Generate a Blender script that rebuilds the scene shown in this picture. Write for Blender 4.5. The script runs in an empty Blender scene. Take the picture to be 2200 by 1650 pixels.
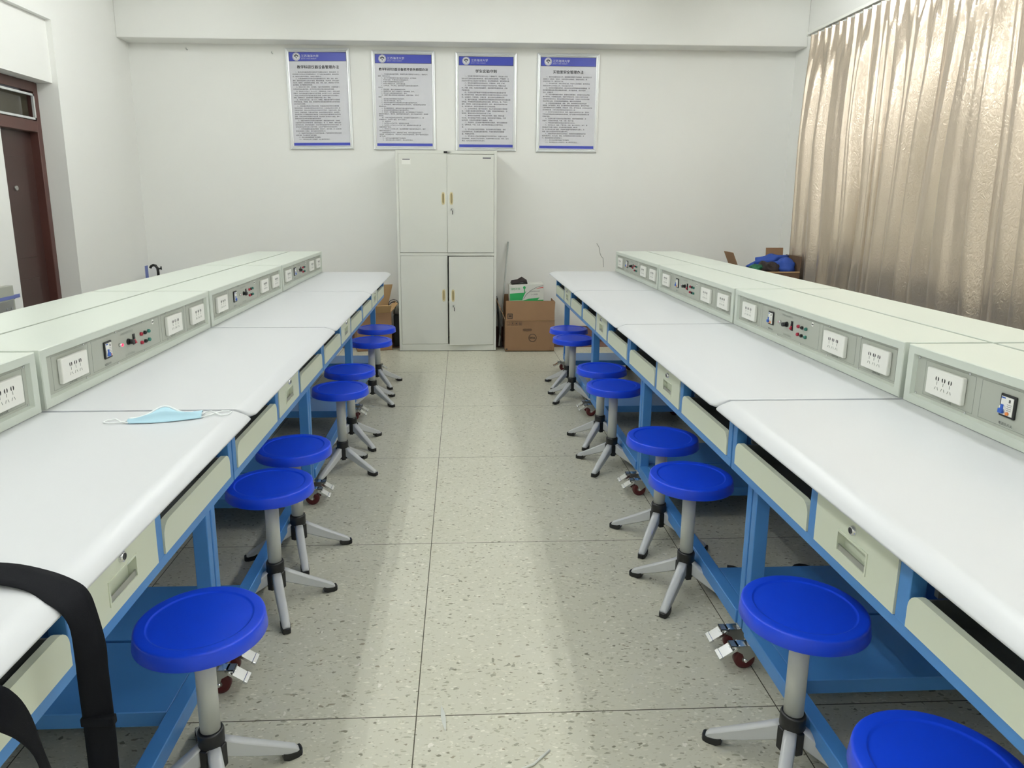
import bpy, bmesh, math, random
from mathutils import Vector, Matrix, noise
random.seed(7)
PI = math.pi
scene = bpy.context.scene
C = scene.collection

# ------------------------------------------------------------ camera, world, exposure
cam_d = bpy.data.cameras.new('camera'); cam = bpy.data.objects.new('camera', cam_d); C.objects.link(cam)
scene.camera = cam
cam_d.sensor_fit = 'HORIZONTAL'; cam_d.sensor_width = 36.0
cam_d.lens = 1520.98 / 2200 * 36.0
cam_d.shift_x = (1100 - 1061.37) / 2200
cam_d.shift_y = (747.41 - 825) / 2200
cam_d.clip_start = 0.05; cam_d.clip_end = 60
PITCH, YAW, ROLL = math.radians(11.6075), math.radians(2.6508), math.radians(0.22587)
_f = Vector((math.sin(YAW)*math.cos(PITCH), math.cos(YAW)*math.cos(PITCH), -math.sin(PITCH)))
_r = Vector((math.cos(YAW), -math.sin(YAW), 0)); _u = _r.cross(_f)
_r2 = math.cos(ROLL)*_r + math.sin(ROLL)*_u; _u2 = -math.sin(ROLL)*_r + math.cos(ROLL)*_u
CAM = Vector((0, 0, 1.3539))
cam.matrix_world = Matrix(((_r2.x, _u2.x, -_f.x, CAM.x), (_r2.y, _u2.y, -_f.y, CAM.y), (_r2.z, _u2.z, -_f.z, CAM.z), (0, 0, 0, 1)))

w = bpy.data.worlds.new('world'); scene.world = w; w.use_nodes = True
w.node_tree.nodes['Background'].inputs[0].default_value = (0.9, 0.95, 1, 1)
w.node_tree.nodes['Background'].inputs[1].default_value = 0.3
scene.view_settings.view_transform = 'Standard'; scene.view_settings.look = 'None'
scene.view_settings.gamma = 1.0; scene.view_settings.use_curve_mapping = False
scene.view_settings.exposure = 0.0
scene.cycles.max_bounces = 8; scene.cycles.diffuse_bounces = 5
scene.cycles.use_denoising = True

LAMP_POWER = 62.0
LAMPS = [(sx, y) for sx in (-1.366, 1.91) for y in (-1.8, 0.5, 2.7, 4.95)]
LAMP_Z = 3.15

# ------------------------------------------------------------ materials
def srgb(r, g, b):
    def c(v):
        v /= 255.0
        return v/12.92 if v <= 0.04045 else ((v+0.055)/1.055)**2.4
    return (c(r), c(g), c(b), 1)

def mat(name, col, rough=0.5, metal=0.0, var=0.0, vscale=3.0, bump=0.0, bscale=60.0, spec=0.5, coat=0.0):
    m = bpy.data.materials.new(name); m.use_nodes = True
    nt = m.node_tree; b = nt.nodes['Principled BSDF']
    b.inputs['Roughness'].default_value = rough; b.inputs['Metallic'].default_value = metal
    b.inputs['Specular IOR Level'].default_value = spec; b.inputs['Coat Weight'].default_value = coat
    tc = nt.nodes.new('ShaderNodeTexCoord')
    n = nt.nodes.new('ShaderNodeTexNoise'); n.inputs['Scale'].default_value = vscale; n.inputs['Detail'].default_value = 4
    nt.links.new(tc.outputs['Object'], n.inputs['Vector'])
    mx = nt.nodes.new('ShaderNodeMix'); mx.data_type = 'RGBA'
    k = 1 - max(var, 0.01)
    mx.inputs[6].default_value = (col[0]*k, col[1]*k, col[2]*k, 1); mx.inputs[7].default_value = col
    nt.links.new(n.outputs['Fac'], mx.inputs[0]); nt.links.new(mx.outputs[2], b.inputs['Base Color'])
    if bump:
        n2 = nt.nodes.new('ShaderNodeTexNoise'); n2.inputs['Scale'].default_value = bscale; n2.inputs['Detail'].default_value = 3
        nt.links.new(tc.outputs['Object'], n2.inputs['Vector'])
        bp = nt.nodes.new('ShaderNodeBump'); bp.inputs['Strength'].default_value = bump; bp.inputs['Distance'].default_value = 0.002
        nt.links.new(n2.outputs['Fac'], bp.inputs['Height']); nt.links.new(bp.outputs[0], b.inputs['Normal'])
    return m

M = {}
M['wall'] = mat('wall_paint', srgb(242, 242, 238), 0.85, var=0.05, vscale=1.3, bump=0.12, bscale=25)
M['ceiling'] = mat('ceiling_paint', srgb(246, 246, 244), 0.9, var=0.02)
M['skirting'] = mat('skirting_paint', srgb(124, 92, 84), 0.6, var=0.2, vscale=8)
M['top'] = mat('laminate_white', srgb(207, 209, 212), 0.32, var=0.02, vscale=2, spec=0.4)
M['green'] = mat('powder_green_grey', srgb(208, 215, 205), 0.34, var=0.03, bump=0.06, bscale=300)
M['panel'] = mat('panel_grey', srgb(174, 178, 168), 0.45, var=0.02)
M['panel_line'] = mat('panel_line_grey', srgb(140, 144, 136), 0.5)
M['print'] = mat('print_dark', srgb(80, 84, 82), 0.6)
M['white'] = mat('white_plastic', srgb(236, 236, 230), 0.35)
M['dark'] = mat('dark_slot', srgb(30, 30, 32), 0.6)
M['black'] = mat('black_plastic', srgb(22, 23, 25), 0.38, var=0.1)
M['blue'] = mat('blue_steel_paint', srgb(72, 134, 200), 0.36, var=0.08, vscale=5, bump=0.05, bscale=200)
M['cream'] = mat('cream_steel_paint', srgb(216, 222, 203), 0.42, var=0.04)
M['slide'] = mat('grey_tray_steel', srgb(128, 132, 130), 0.4, 0.4, var=0.15)
M['chrome'] = mat('chrome', srgb(232, 233, 235), 0.22, 1.0)
M['steel'] = mat('zinc_steel', srgb(190, 192, 190), 0.3, 0.9, var=0.1)
M['wheel'] = mat('wheel_red_rubber', srgb(86, 24, 28), 0.35)
M['hubgrey'] = mat('wheel_hub_grey', srgb(120, 118, 112), 0.4, 0.3)
M['seat'] = mat('seat_blue_plastic', srgb(20, 72, 235), 0.36, var=0.08, vscale=14, bump=0.08, bscale=180)
M['polegrey'] = mat('pole_grey_paint', srgb(200, 202, 196), 0.35, var=0.04)
M['leggrey'] = mat('leg_grey_paint', srgb(200, 202, 203), 0.28, var=0.03)
M['redplastic'] = mat('red_plastic', srgb(176, 42, 66), 0.4)
M['tealplastic'] = mat('teal_plastic', srgb(58, 130, 118), 0.4)
M['leverblue'] = mat('lever_blue', srgb(40, 92, 190), 0.35)
M['orange'] = mat('orange_plastic', srgb(225, 132, 62), 0.4)
M['cabinet'] = mat('cabinet_grey', srgb(221, 222, 214), 0.5, var=0.06, vscale=3)
M['cabinet_in'] = mat('cabinet_gap', srgb(60, 62, 72), 0.6)
M['ivory'] = mat('ivory_handle', srgb(222, 208, 164), 0.4)
M['ivory_dk'] = mat('handle_well', srgb(150, 136, 98), 0.6)
M['card'] = mat('cardboard', srgb(150, 117, 86), 0.85, var=0.08, vscale=10, bump=0.1, bscale=90)
M['cardlt'] = mat('cardboard_light', srgb(198, 164, 120), 0.85, var=0.06, vscale=10)
M['carddk'] = mat('cardboard_inner', srgb(104, 80, 60), 0.9, var=0.1)
M['alu'] = mat('aluminium_frame', srgb(234, 236, 237), 0.3, 0.6)
M['paper'] = mat('poster_paper', srgb(214, 214, 220), 0.35, var=0.01)
M['posterblue'] = mat('poster_blue', srgb(58, 70, 172), 0.4, var=0.03)
M['ink'] = mat('ink', srgb(36, 36, 42), 0.6)
M['inkgrey'] = mat('ink_grey', srgb(96, 96, 104), 0.6)
M['wood'] = mat('door_dark_wood', srgb(72, 50, 46), 0.35, var=0.3, vscale=4)
M['wooddk'] = mat('door_frame_wood', srgb(88, 56, 50), 0.3, var=0.2)
M['glass'] = mat('transom_glass', srgb(74, 70, 58), 0.12, var=0.2, vscale=6)
M['maskblue'] = mat('mask_blue_fabric', srgb(178, 214, 230), 0.8, var=0.05)
M['maskdeep'] = mat('mask_pleat_blue', srgb(104, 182, 222), 0.8)
M['maskwhite'] = mat('mask_white_fabric', srgb(238, 242, 242), 0.8)
M['strap'] = mat('black_webbing', srgb(12, 14, 20), 0.85, var=0.15, vscale=30, bump=0.2, bscale=500, spec=0.2)
M['blacksteel'] = mat('black_tap_metal', srgb(50, 50, 50), 0.25, 0.6)
M['tapeblue'] = mat('blue_tape', srgb(110, 122, 184), 0.6)
M['boxgrey'] = mat('electric_box_grey', srgb(176, 178, 166), 0.5)
M['cablack'] = mat('black_cable', srgb(16, 16, 18), 0.5)
M['bluecloth'] = mat('blue_cloth', srgb(40, 78, 170), 0.7, var=0.3, vscale=20)
M['darkcloth'] = mat('dark_cloth', srgb(44, 34, 34), 0.8, var=0.3, vscale=20)
M['greencloth'] = mat('green_cloth', srgb(28, 96, 66), 0.8, var=0.2)
M['greenprint'] = mat('green_print', srgb(44, 168, 92), 0.6, var=0.15, vscale=12)
M['whitecard'] = mat('white_carton', srgb(216, 216, 208), 0.6, var=0.06, vscale=12)
M['redprint'] = mat('red_print', srgb(206, 70, 66), 0.6)
M['darkboard'] = mat('dark_board', srgb(52, 54, 58), 0.4, var=0.2)
M['ceramic'] = mat('ceramic', srgb(228, 230, 228), 0.15)
M['rod'] = mat('grey_rod', srgb(180, 184, 182), 0.5)
M['scrap'] = mat('scrap_paper', srgb(216, 218, 210), 0.7)
M['crack'] = mat('wall_crack', srgb(150, 150, 142), 0.9)

def emis(name, col, s):
    m = bpy.data.materials.new(name); m.use_nodes = True
    b = m.node_tree.nodes['Principled BSDF']
    b.inputs['Base Color'].default_value = col
    b.inputs['Emission Color'].default_value = col; b.inputs['Emission Strength'].default_value = s
    return m
M['tube'] = emis('fluorescent_tube', (0.97, 1.0, 0.99, 1), LAMP_POWER)
M['lampclear'] = mat('unlit_indicator', srgb(200, 170, 168), 0.2)
M['lampred'] = emis('red_indicator_light', (1.0, 0.02, 0.06, 1), 3.0)

def floor_material():
    m = bpy.data.materials.new('terrazzo_floor'); m.use_nodes = True
    nt = m.node_tree; N = nt.nodes; L = nt.links; b = N['Principled BSDF']
    tc = N.new('ShaderNodeTexCoord')
    def math_(op, a, b_=None, v=None):
        n = N.new('ShaderNodeMath'); n.operation = op
        L.new(a, n.inputs[0])
        if b_ is not None: L.new(b_, n.inputs[1])
        if v is not None: n.inputs[1].default_value = v
        return n.outputs[0]
    def mixc(fac, a, c):
        n = N.new('ShaderNodeMix'); n.data_type = 'RGBA'; L.new(fac, n.inputs[0])
        for i, s in ((6, a), (7, c)):
            if isinstance(s, tuple): n.inputs[i].default_value = s
            else: L.new(s, n.inputs[i])
        return n.outputs[2]
    base = N.new('ShaderNodeTexNoise'); base.inputs['Scale'].default_value = 3; base.inputs['Detail'].default_value = 6
    L.new(tc.outputs['Object'], base.inputs['Vector'])
    col = mixc(base.outputs['Fac'], srgb(196, 194, 176), srgb(210, 208, 192))
    def chips(scale, thr, dark, light, prev, stretch, seed, soft=0.05):
        mp = N.new('ShaderNodeMapping'); mp.inputs['Scale'].default_value = stretch
        mp.inputs['Rotation'].default_value = (0, 0, seed); mp.inputs['Location'].default_value = (seed*3.1, seed*1.7, 0)
        L.new(tc.outputs['Object'], mp.inputs['Vector'])
        dn = N.new('ShaderNodeTexNoise'); dn.inputs['Scale'].default_value = 28; dn.inputs['Detail'].default_value = 2
        L.new(mp.outputs[0], dn.inputs['Vector'])
        ad = N.new('ShaderNodeMix'); ad.data_type = 'RGBA'; ad.blend_type = 'LINEAR_LIGHT'; ad.inputs[0].default_value = 0.02
        L.new(mp.outputs[0], ad.inputs[6]); L.new(dn.outputs['Color'], ad.inputs[7])
        v = N.new('ShaderNodeTexVoronoi'); v.inputs['Scale'].default_value = scale; v.inputs['Randomness'].default_value = 1.0
        L.new(ad.outputs[2], v.inputs['Vector'])
        sep = N.new('ShaderNodeSeparateColor'); L.new(v.outputs['Color'], sep.inputs[0])
        size = math_('MULTIPLY', sep.outputs[0], v=thr)
        d = math_('SUBTRACT', size, v.outputs['Distance'])
        mr = N.new('ShaderNodeMapRange'); mr.inputs['From Min'].default_value = 0; mr.inputs['From Max'].default_value = soft
        L.new(d, mr.inputs['Value'])
        keep = math_('GREATER_THAN', sep.outputs[1], v=0.35)
        f = math_('MULTIPLY', mr.outputs[0], keep)
        cc = mixc(sep.outputs[2], dark, light)
        return mixc(f, prev, cc)
    col = chips(95, 0.62, srgb(178, 175, 154), srgb(222, 219, 204), col, (1, 1.8, 1), 0.25)
    col = chips(60, 0.50, srgb(164, 162, 142), srgb(228, 225, 210), col, (1, 2.2, 1), -0.3)
    col = chips(44, 0.38, srgb(150, 148, 130), srgb(218, 214, 196), col, (1, 1.9, 1), 0.5)
    col = chips(34, 0.27, srgb(128, 126, 108), srgb(156, 148, 128), col, (1, 1.7, 1), -0.6)
    col = chips(30, 0.22, srgb(140, 138, 120), srgb(230, 226, 214), col, (1.2, 1, 1), 0.9)
    # tile seams
    sx = N.new('ShaderNodeSeparateXYZ'); L.new(tc.outputs['Object'], sx.inputs[0])
    T = 0.9855
    def seam(out, off, wdt):
        a = math_('SUBTRACT', out, v=off); a = math_('DIVIDE', a, v=T)
        a = math_('FRACT', math_('ADD', a, v=40.5)); a = math_('SUBTRACT', a, v=0.5)
        a = math_('ABSOLUTE', a)
        return math_('LESS_THAN', a, v=wdt)
    s1 = seam(sx.outputs[0], -0.1275, 0.0016); s2 = seam(sx.outputs[1], 1.6724, 0.0016)
    s = math_('MAXIMUM', s1, s2)
    col = mixc(s, col, srgb(74, 70, 54))
    L.new(col, b.inputs['Base Color'])
    rn = N.new('ShaderNodeMapRange'); L.new(base.outputs['Fac'], rn.inputs['Value'])
    rn.inputs['To Min'].default_value = 0.3; rn.inputs['To Max'].default_value = 0.48
    L.new(rn.outputs[0], b.inputs['Roughness'])
    b.inputs['Specular IOR Level'].default_value = 0.35
    return m
M['floor'] = floor_material()

def curtain_material():
    m = bpy.data.materials.new('satin_curtain'); m.use_nodes = True
    nt = m.node_tree; N = nt.nodes; L = nt.links; b = N['Principled BSDF']
    tc = N.new('ShaderNodeTexCoord')
    b.inputs['Base Color'].default_value = srgb(208, 193, 175)
    b.inputs['Metallic'].default_value = 0.72; b.inputs['Roughness'].default_value = 0.23
    b.inputs['Coat Weight'].default_value = 0.25; b.inputs['Coat Roughness'].default_value = 0.25
    b.inputs['Sheen Weight'].default_value = 0.2
    n = N.new('ShaderNodeTexNoise'); n.inputs['Scale'].default_value = 38; n.inputs['Detail'].default_value = 2; n.inputs['Distortion'].default_value = 2.2
    mp = N.new('ShaderNodeMapping'); mp.inputs['Scale'].default_value = (1, 1, 0.6); L.new(tc.outputs['Object'], mp.inputs['Vector']); L.new(mp.outputs[0], n.inputs['Vector'])
    bp = N.new('ShaderNodeBump'); bp.inputs['Strength'].default_value = 0.32; bp.inputs['Distance'].default_value = 0.005
    L.new(n.outputs['Fac'], bp.inputs['Height']); L.new(bp.outputs[0], b.inputs['Normal'])
    return m
M['curtain'] = curtain_material()

# ------------------------------------------------------------ builders
class MB:
    """collects shapes into one bmesh, several materials allowed"""
    def __init__(s, *mats): s.bm = bmesh.new(); s.mats = list(mats) or ['white']
    def _mi(s, m):
        if m is None: return 0
        if m not in s.mats: s.mats.append(m)
        return s.mats.index(m)
    def box(s, x0, x1, y0, y1, z0, z1, m=None, bev=0.0, seg=2, rot=None):
        r = bmesh.ops.create_cube(s.bm, size=1.0); vs = r['verts']
        for v in vs:
            v.co = Vector((x0+(v.co.x+.5)*(x1-x0), y0+(v.co.y+.5)*(y1-y0), z0+(v.co.z+.5)*(z1-z0)))
        fs = set(f for v in vs for f in v.link_faces)
        mi = s._mi(m)
        if bev > 0:
            es = set(e for v in vs for e in v.link_edges)
            rr = bmesh.ops.bevel(s.bm, geom=list(es), offset=bev, segments=seg, profile=0.5, affect='EDGES')
            fs = set(rr['faces']) | set(f for f in fs if f.is_valid)
            vs = list(set(v for f in fs for v in f.verts))
        for f in fs: f.material_index = mi; f.smooth = bev > 0
        if rot is not None:
            bmesh.ops.transform(s.bm, matrix=rot, verts=list(vs))
        return s
    def lathe(s, prof, m=None, seg=32, mtx=None, smooth=True, cap=True):
        rings = []
        for r, z in prof:
            ring = []
            for i in range(seg):
                a = 2*PI*i/seg; p = Vector((r*math.cos(a), r*math.sin(a), z))
                if mtx is not None: p = mtx @ p
                ring.append(s.bm.verts.new(p))
            rings.append(ring)
        mi = s._mi(m)
        for a, b in zip(rings, rings[1:]):
            for i in range(seg):
                f = s.bm.faces.new((a[i], a[(i+1) % seg], b[(i+1) % seg], b[i])); f.material_index = mi; f.smooth = smooth
        if cap:
            f = s.bm.faces.new(rings[0][::-1]); f.material_index = mi
            f = s.bm.faces.new(rings[-1]); f.material_index = mi
        return s
    def cyl(s, p0, p1, r, m=None, seg=16, r1=None, smooth=True):
        p0 = Vector(p0); p1 = Vector(p1); d = p1-p0
        mtx = Matrix.Translation(p0) @ d.to_track_quat('Z', 'Y').to_matrix().to_4x4()
        return s.lathe([(r, 0), (r if r1 is None else r1, d.length)], m, seg, mtx, smooth)
    def prism(s, pts, a, b, axis='y', m=None, smooth=False):
        """polygon pts (2-D) extruded from a to b along axis; 2-D coords are the other two axes in order"""
        def P(p, t):
            if axis == 'y': return Vector((p[0], t, p[1]))
            if axis == 'x': return Vector((t, p[0], p[1]))
            return Vector((p[0], p[1], t))
        A = [s.bm.verts.new(P(p, a)) for p in pts]; B = [s.bm.verts.new(P(p, b)) for p in pts]
        mi = s._mi(m); n = len(pts)
        for i in range(n):
            f = s.bm.faces.new((A[i], A[(i+1) % n], B[(i+1) % n], B[i])); f.material_index = mi; f.smooth = smooth
        f1 = s.bm.faces.new(A[::-1]); f2 = s.bm.faces.new(B)
        f1.material_index = f2.material_index = mi
        return s
    def quad(s, ps, m=None, smooth=False):
        f = s.bm.faces.new([s.bm.verts.new(Vector(p)) for p in ps]); f.material_index = s._mi(m); f.smooth = smooth
        return s
    def tube(s, pts, r, m=None, seg=8, taper=None):
        pts = [Vector(p) for p in pts]; mi = s._mi(m); rings = []
        up = Vector((0, 0, 1)); prev = None
        for i, p in enumerate(pts):
            t = (pts[min(i+1, len(pts)-1)]-pts[max(i-1, 0)]).normalized()
            if prev is None:
                a = t.cross(up)
                if a.length < 0.1: a = t.cross(Vector((1, 0, 0)))
                a.normalize()
            else:
                a = (prev - t*prev.dot(t)).normalized()
            prev = a; b = t.cross(a)
            rr = r if taper is None else r*taper[i]
            rings.append([s.bm.verts.new(p + rr*(math.cos(2*PI*k/seg)*a + math.sin(2*PI*k/seg)*b)) for k in range(seg)])
        for A, B in zip(rings, rings[1:]):
            for k in range(seg):
                f = s.bm.faces.new((A[k], A[(k+1) % seg], B[(k+1) % seg], B[k])); f.material_index = mi; f.smooth = True
        for R_ in (rings[0][::-1], rings[-1]):
            f = s.bm.faces.new(R_); f.material_index = mi
        return s
    def grid(s, fn, nu, nv, m=None, thick=0.0, smooth=True):
        V = [[s.bm.verts.new(Vector(fn(i/nu, j/nv))) for j in range(nv+1)] for i in range(nu+1)]
        mi = s._mi(m); fs = []
        for i in range(nu):
            for j in range(nv):
                f = s.bm.faces.new((V[i][j], V[i+1][j], V[i+1][j+1], V[i][j+1])); f.material_index = mi; f.smooth = smooth; fs.append(f)
        if thick:
            bmesh.ops.recalc_face_normals(s.bm, faces=fs)
            bmesh.ops.solidify(s.bm, geom=fs, thickness=thick)
        return s
    def build(s, name, parent=None, loc=None, recalc=True):
        if recalc: bmesh.ops.recalc_face_normals(s.bm, faces=s.bm.faces)
        me = bpy.data.meshes.new(name); s.bm.to_mesh(me); s.bm.free()
        for m in s.mats: me.materials.append(M[m])
        o = bpy.data.objects.new(name, me); C.objects.link(o)
        if parent is not None: o.parent = parent
        if loc is not None: o.location = loc
        return o

def empty(name, loc=(0, 0, 0), rz=0.0):
    o = bpy.data.objects.new(name, None); C.objects.link(o); o.location = loc; o.rotation_euler = (0, 0, rz)
    o.empty_display_size = 0.05
    return o
def tag(o, label, cat, group=None):
    o['label'] = label; o['category'] = cat
    if group: o['group'] = group
    return o
def struct(o): o['kind'] = 'structure'; return o
KIDS = {}
def kids(o): return [c for c in C.objects if c.parent == o]
def copy_tree(o, parent=None):
    c = o.copy(); C.objects.link(c)
    if parent is not None: c.parent = parent
    for ch in kids(o): copy_tree(ch, c)
    return c

def text_mesh(s, size, spacing=1.0, line=1.0, res=1, align='LEFT'):
    cu = bpy.data.curves.new('txt', 'FONT'); cu.body = s; cu.size = size; cu.space_character = spacing
    cu.space_line = line; cu.resolution_u = res; cu.align_x = align; cu.extrude = 0.0
    o = bpy.data.objects.new('txt', cu); C.objects.link(o)
    dg = bpy.context.evaluated_depsgraph_get(); dg.update()
    me = bpy.data.meshes.new_from_object(o.evaluated_get(dg)); bpy.data.objects.remove(o); bpy.data.curves.remove(cu)
    return me
def add_text(mb, s, size, mtx, m, **k):
    me = text_mesh(s, size, **k)
    n0 = len(mb.bm.verts); f0 = len(mb.bm.faces)
    mb.bm.from_mesh(me); mb.bm.verts.ensure_lookup_table(); mb.bm.faces.ensure_lookup_table()
    mi = mb._mi(m)
    for i in range(n0, len(mb.bm.verts)): mb.bm.verts[i].co = mtx @ mb.bm.verts[i].co
    for i in range(f0, len(mb.bm.faces)): mb.bm.faces[i].material_index = mi
    bpy.data.meshes.remove(me)

# ------------------------------------------------------------ room
XL, XR, YB, YF, ZC = -2.96, 3.12, 6.87, -4.2, 3.42
DY0, DY1, DZ = 4.885, 5.56, 2.19
struct(MB('floor').box(XL-0.6, XR+0.2, YF-0.2, YB+0.2, -0.1, 0).build('floor'))
struct(MB('ceiling').box(XL-0.6, XR+0.2, YF-0.2, YB+0.2, ZC, ZC+0.1).build('ceiling'))
struct(MB('wall').box(XL-0.3, XR+0.2, YB, YB+0.15, 0, ZC).build('wall_back'))
struct(MB('wall').box(XR, XR+0.15, YF, YB, 0, ZC).build('wall_right'))
struct(MB('wall').box(XL-0.3, XR+0.15, YF-0.15, YF, 0, ZC).build('wall_front'))
b = MB('wall')
b.box(XL-0.24, XL, YF, DY0, 0, ZC); b.box(XL-0.24, XL, DY1, YB, 0, ZC); b.box(XL-0.24, XL, DY0, DY1, DZ, ZC)
struct(b.build('wall_left'))
struct(MB('wall').box(XL, XL+0.04, DY1, 6.46, 0, ZC).build('trim_1'))          # flat pilaster on the left wall
struct(MB('wall').box(XL, XR, 6.65, YB, 2.735, ZC, bev=0.006).build('trim_2'))              # beam along the back wall
struct(MB('wall').box(XL, XL+0.04, YF, DY1, 2.62, ZC).build('trim_3'))          # beam over the door wall
# skirting
struct(MB('skirting').box(XL, XR, YB-0.018, YB, 0, 0.16, bev=0.003).build('baseboard_back'))
struct(MB('skirting').box(XL, XR, 6.61, YB-0.018, 0, 0.004).build('trim_4'))                # painted strip of floor along the back wall
b = MB('skirting'); b.box(XL, XL+0.018, YF, DY0-0.06, 0, 0.15); b.box(XL+0.04, XL+0.052, DY1+.01, 6.46, 0, 0.15)
struct(b.build('baseboard_left'))
struct(MB('skirting').box(XR-0.018, XR, YF, YB-0.02, 0, 0.15).build('baseboard_right'))
# fine crack and nails in the back wall
b = MB('crack')
pts = [(1.385, 0.74), (1.375, 0.83), (1.36, 0.84), (1.345, 0.875), (1.335, 0.93), (1.31, 0.97)]
b.tube([(x, YB-0.0005, z) for x, z in pts], 0.0022, seg=4)
struct(b.build('trim_5'))

# door in the left wall: frame, transom with glass, dark leaf
door = struct(empty('door_1', (-3.07, (DY0+DY1)/2, 0)))
def dbox(x0, x1, y0, y1, z0, z1, m, name, bev=0.004):
    yc = (DY0+DY1)/2
    return MB(m).box(x0+3.07, x1+3.07, y0-yc, y1-yc, z0, z1, bev=bev).build(name, door)
b = MB('wooddk'); yc = (DY0+DY1)/2
for y0, y1, z0, z1 in ((DY0+0.002, DY0+0.055, 0, DZ-0.002), (DY1-0.055, DY1-0.002, 0, DZ-0.002), (DY0+.05, DY1-.05, DZ-0.07, DZ-0.002), (DY0+.05, DY1-.05, 1.84, 1.92)):
    b.box(-0.10, 0.0, y0-yc, y1-yc, z0, z1, bev=0.004)
fr = b.build('door_frame', door)
b = MB('alu')
for y0, y1, z0, z1 in ((DY0+.06, DY1-.06, 1.925, 1.94), (DY0+.06, DY1-.06, 2.09, 2.105), (DY0+.06, DY0+.075, 1.925, 2.105), (DY1-.075, DY1-.06, 1.925, 2.105)):
    b.box(-0.012, 0.004, y0-yc, y1-yc, z0, z1)
b.build('transom_frame', door)
dbox(-3.13, -3.118, DY0+.06, DY1-.06, 1.925, 2.105, 'glass', 'transom_glass', 0)
b = MB('wood'); b.box(-0.095, -0.06, DY0+.02-yc, DY1-.02-yc, 0.01, 1.88, bev=0.004)
for z0, z1 in ((0.15, 0.8), (0.95, 1.66)):
    b.box(-0.061, -0.056, DY0+.16-yc, DY1-.16-yc, z0, z1, bev=0.002)
leaf = b.build('door_leaf', door)
b = MB('steel'); b.cyl((-0.06, DY0+0.36-yc, 1.44), (-0.045, DY0+0.36-yc, 1.44), 0.016); b.build('peephole_cover', door)

# curtain and rail on the right wall
def curtain():
    y0, y1, zt, zb = 6.42, 0.9, 2.765, 0.06
    L_ = y0-y1; nu, nv = 1100, 40
    rnd = random.Random(11)
    folds = []; y = 0.0
    while y < L_+0.5:
        wd = rnd.choice((rnd.uniform(0.05, 0.09), rnd.uniform(0.09, 0.15), rnd.uniform(0.14, 0.22))); folds.append((y, wd, rnd.uniform(0.5, 1.0)*min(1.35, wd/0.10), rnd.uniform(0.3, 0.7))); y += wd
    import bisect
    starts = [f[0] for f in folds]
    def prof(y):
        a, wd, am, sk = folds[max(0, bisect.bisect_right(starts, y)-1)]
        p = min(max((y-a)/wd, 0), 1)
        p = 0.5*p/sk if p < sk else 0.5+0.5*(p-sk)/(1-sk)          # skewed fold
        return (0.5-0.5*math.cos(2*PI*p))**0.75*am
    def fn(u, v):
        yy = u*L_; z = zt+(zb-zt)*v
        sh = 0.10*math.sin(yy*1.3+0.6)*v + 0.28*v*noise.noise(Vector((yy*1.1, 0, v*1.0))) + 0.04*noise.noise(Vector((yy*5, 3, v*2.5)))*v
        base = prof(min(max(yy+sh, 0), L_+0.45))
        pinch = math.exp(-(v/0.075)**2)
        top = (0.5-0.5*math.cos(2*PI*yy/0.115))
        small = 0.007*noise.noise(Vector((yy*26+sh*20, 7, v*1.6))) + 0.010*noise.noise(Vector((yy*9+sh*9, 1, v*2.2)))
        x = 3.035 - base*0.068*(0.45+0.55*min(1, v*3))*(1-pinch) - (top**4)*0.026*pinch - small*(1-pinch)
        return (x, y0-yy, z + (0.010*top if v == 0 else 0))
    b = MB('curtain'); b.grid(fn, nu, nv)
    o = b.build('curtain', recalc=False)
    return tag(o, 'satin champagne curtain hanging in folds along the right wall', 'curtain')
curtain()
rail = empty('curtain_rail', (3.04, 3.7, 2.8)); tag(rail, 'white curtain rail above the champagne curtain', 'curtain rail')
b = MB('white'); b.box(-0.02, 0.02, -2.9, 2.75, -0.008, 0.016, bev=0.003); b.build('rail', rail)
b = MB('white'); b.box(-0.024, 0.024, 2.75, 2.765, -0.016, 0.02, bev=0.002); b.build('end_cap', rail)
for y in (2.4, 1.0, -0.4, -1.8):
    MB('white').box(0.015, 0.08, y-0.01, y+0.01, -0.004, 0.008).build('bracket', rail)

# ceiling lights
def ceiling_light():
    t = empty('ceiling_light')
    b = MB('white'); b.box(-0.12, 0.12, -0.62, 0.62, 0.035, 0.085, bev=0.008); b.build('housing', t)
    for sx in (-0.085, 0.085):
        b = MB('tube'); b.cyl((sx, -0.59, 0.0), (sx, 0.59, 0.0), 0.014, seg=10); b.build('tube', t)
    b = MB('white'); b.box(-0.105, 0.105, -0.615, -0.59, -0.018, 0.04); b.box(-0.105, 0.105, 0.59, 0.615, -0.018, 0.04); b.build('lamp_holder', t)
    b = MB('steel'); b.cyl((0, -0.45, 0.085), (0, -0.45, ZC-LAMP_Z), 0.005, seg=8); b.cyl((0, 0.45, 0.085), (0, 0.45, ZC-LAMP_Z), 0.005, seg=8); b.build('hanger', t)
    return t
proto = ceiling_light()
for i, (x, y) in enumerate(LAMPS):
    o = proto if i == 0 else copy_tree(proto)
    o.location = (x, y, LAMP_Z)
    row = 'left' if x < 0 else 'right'
    tag(o, 'hanging fluorescent tube light over the %s benches, %s' % (row, ['behind the camera', 'just ahead of the camera', 'second nearest the back wall', 'nearest the back wall'][i % 4]), 'ceiling light', 'fluorescent ceiling lights')

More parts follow.
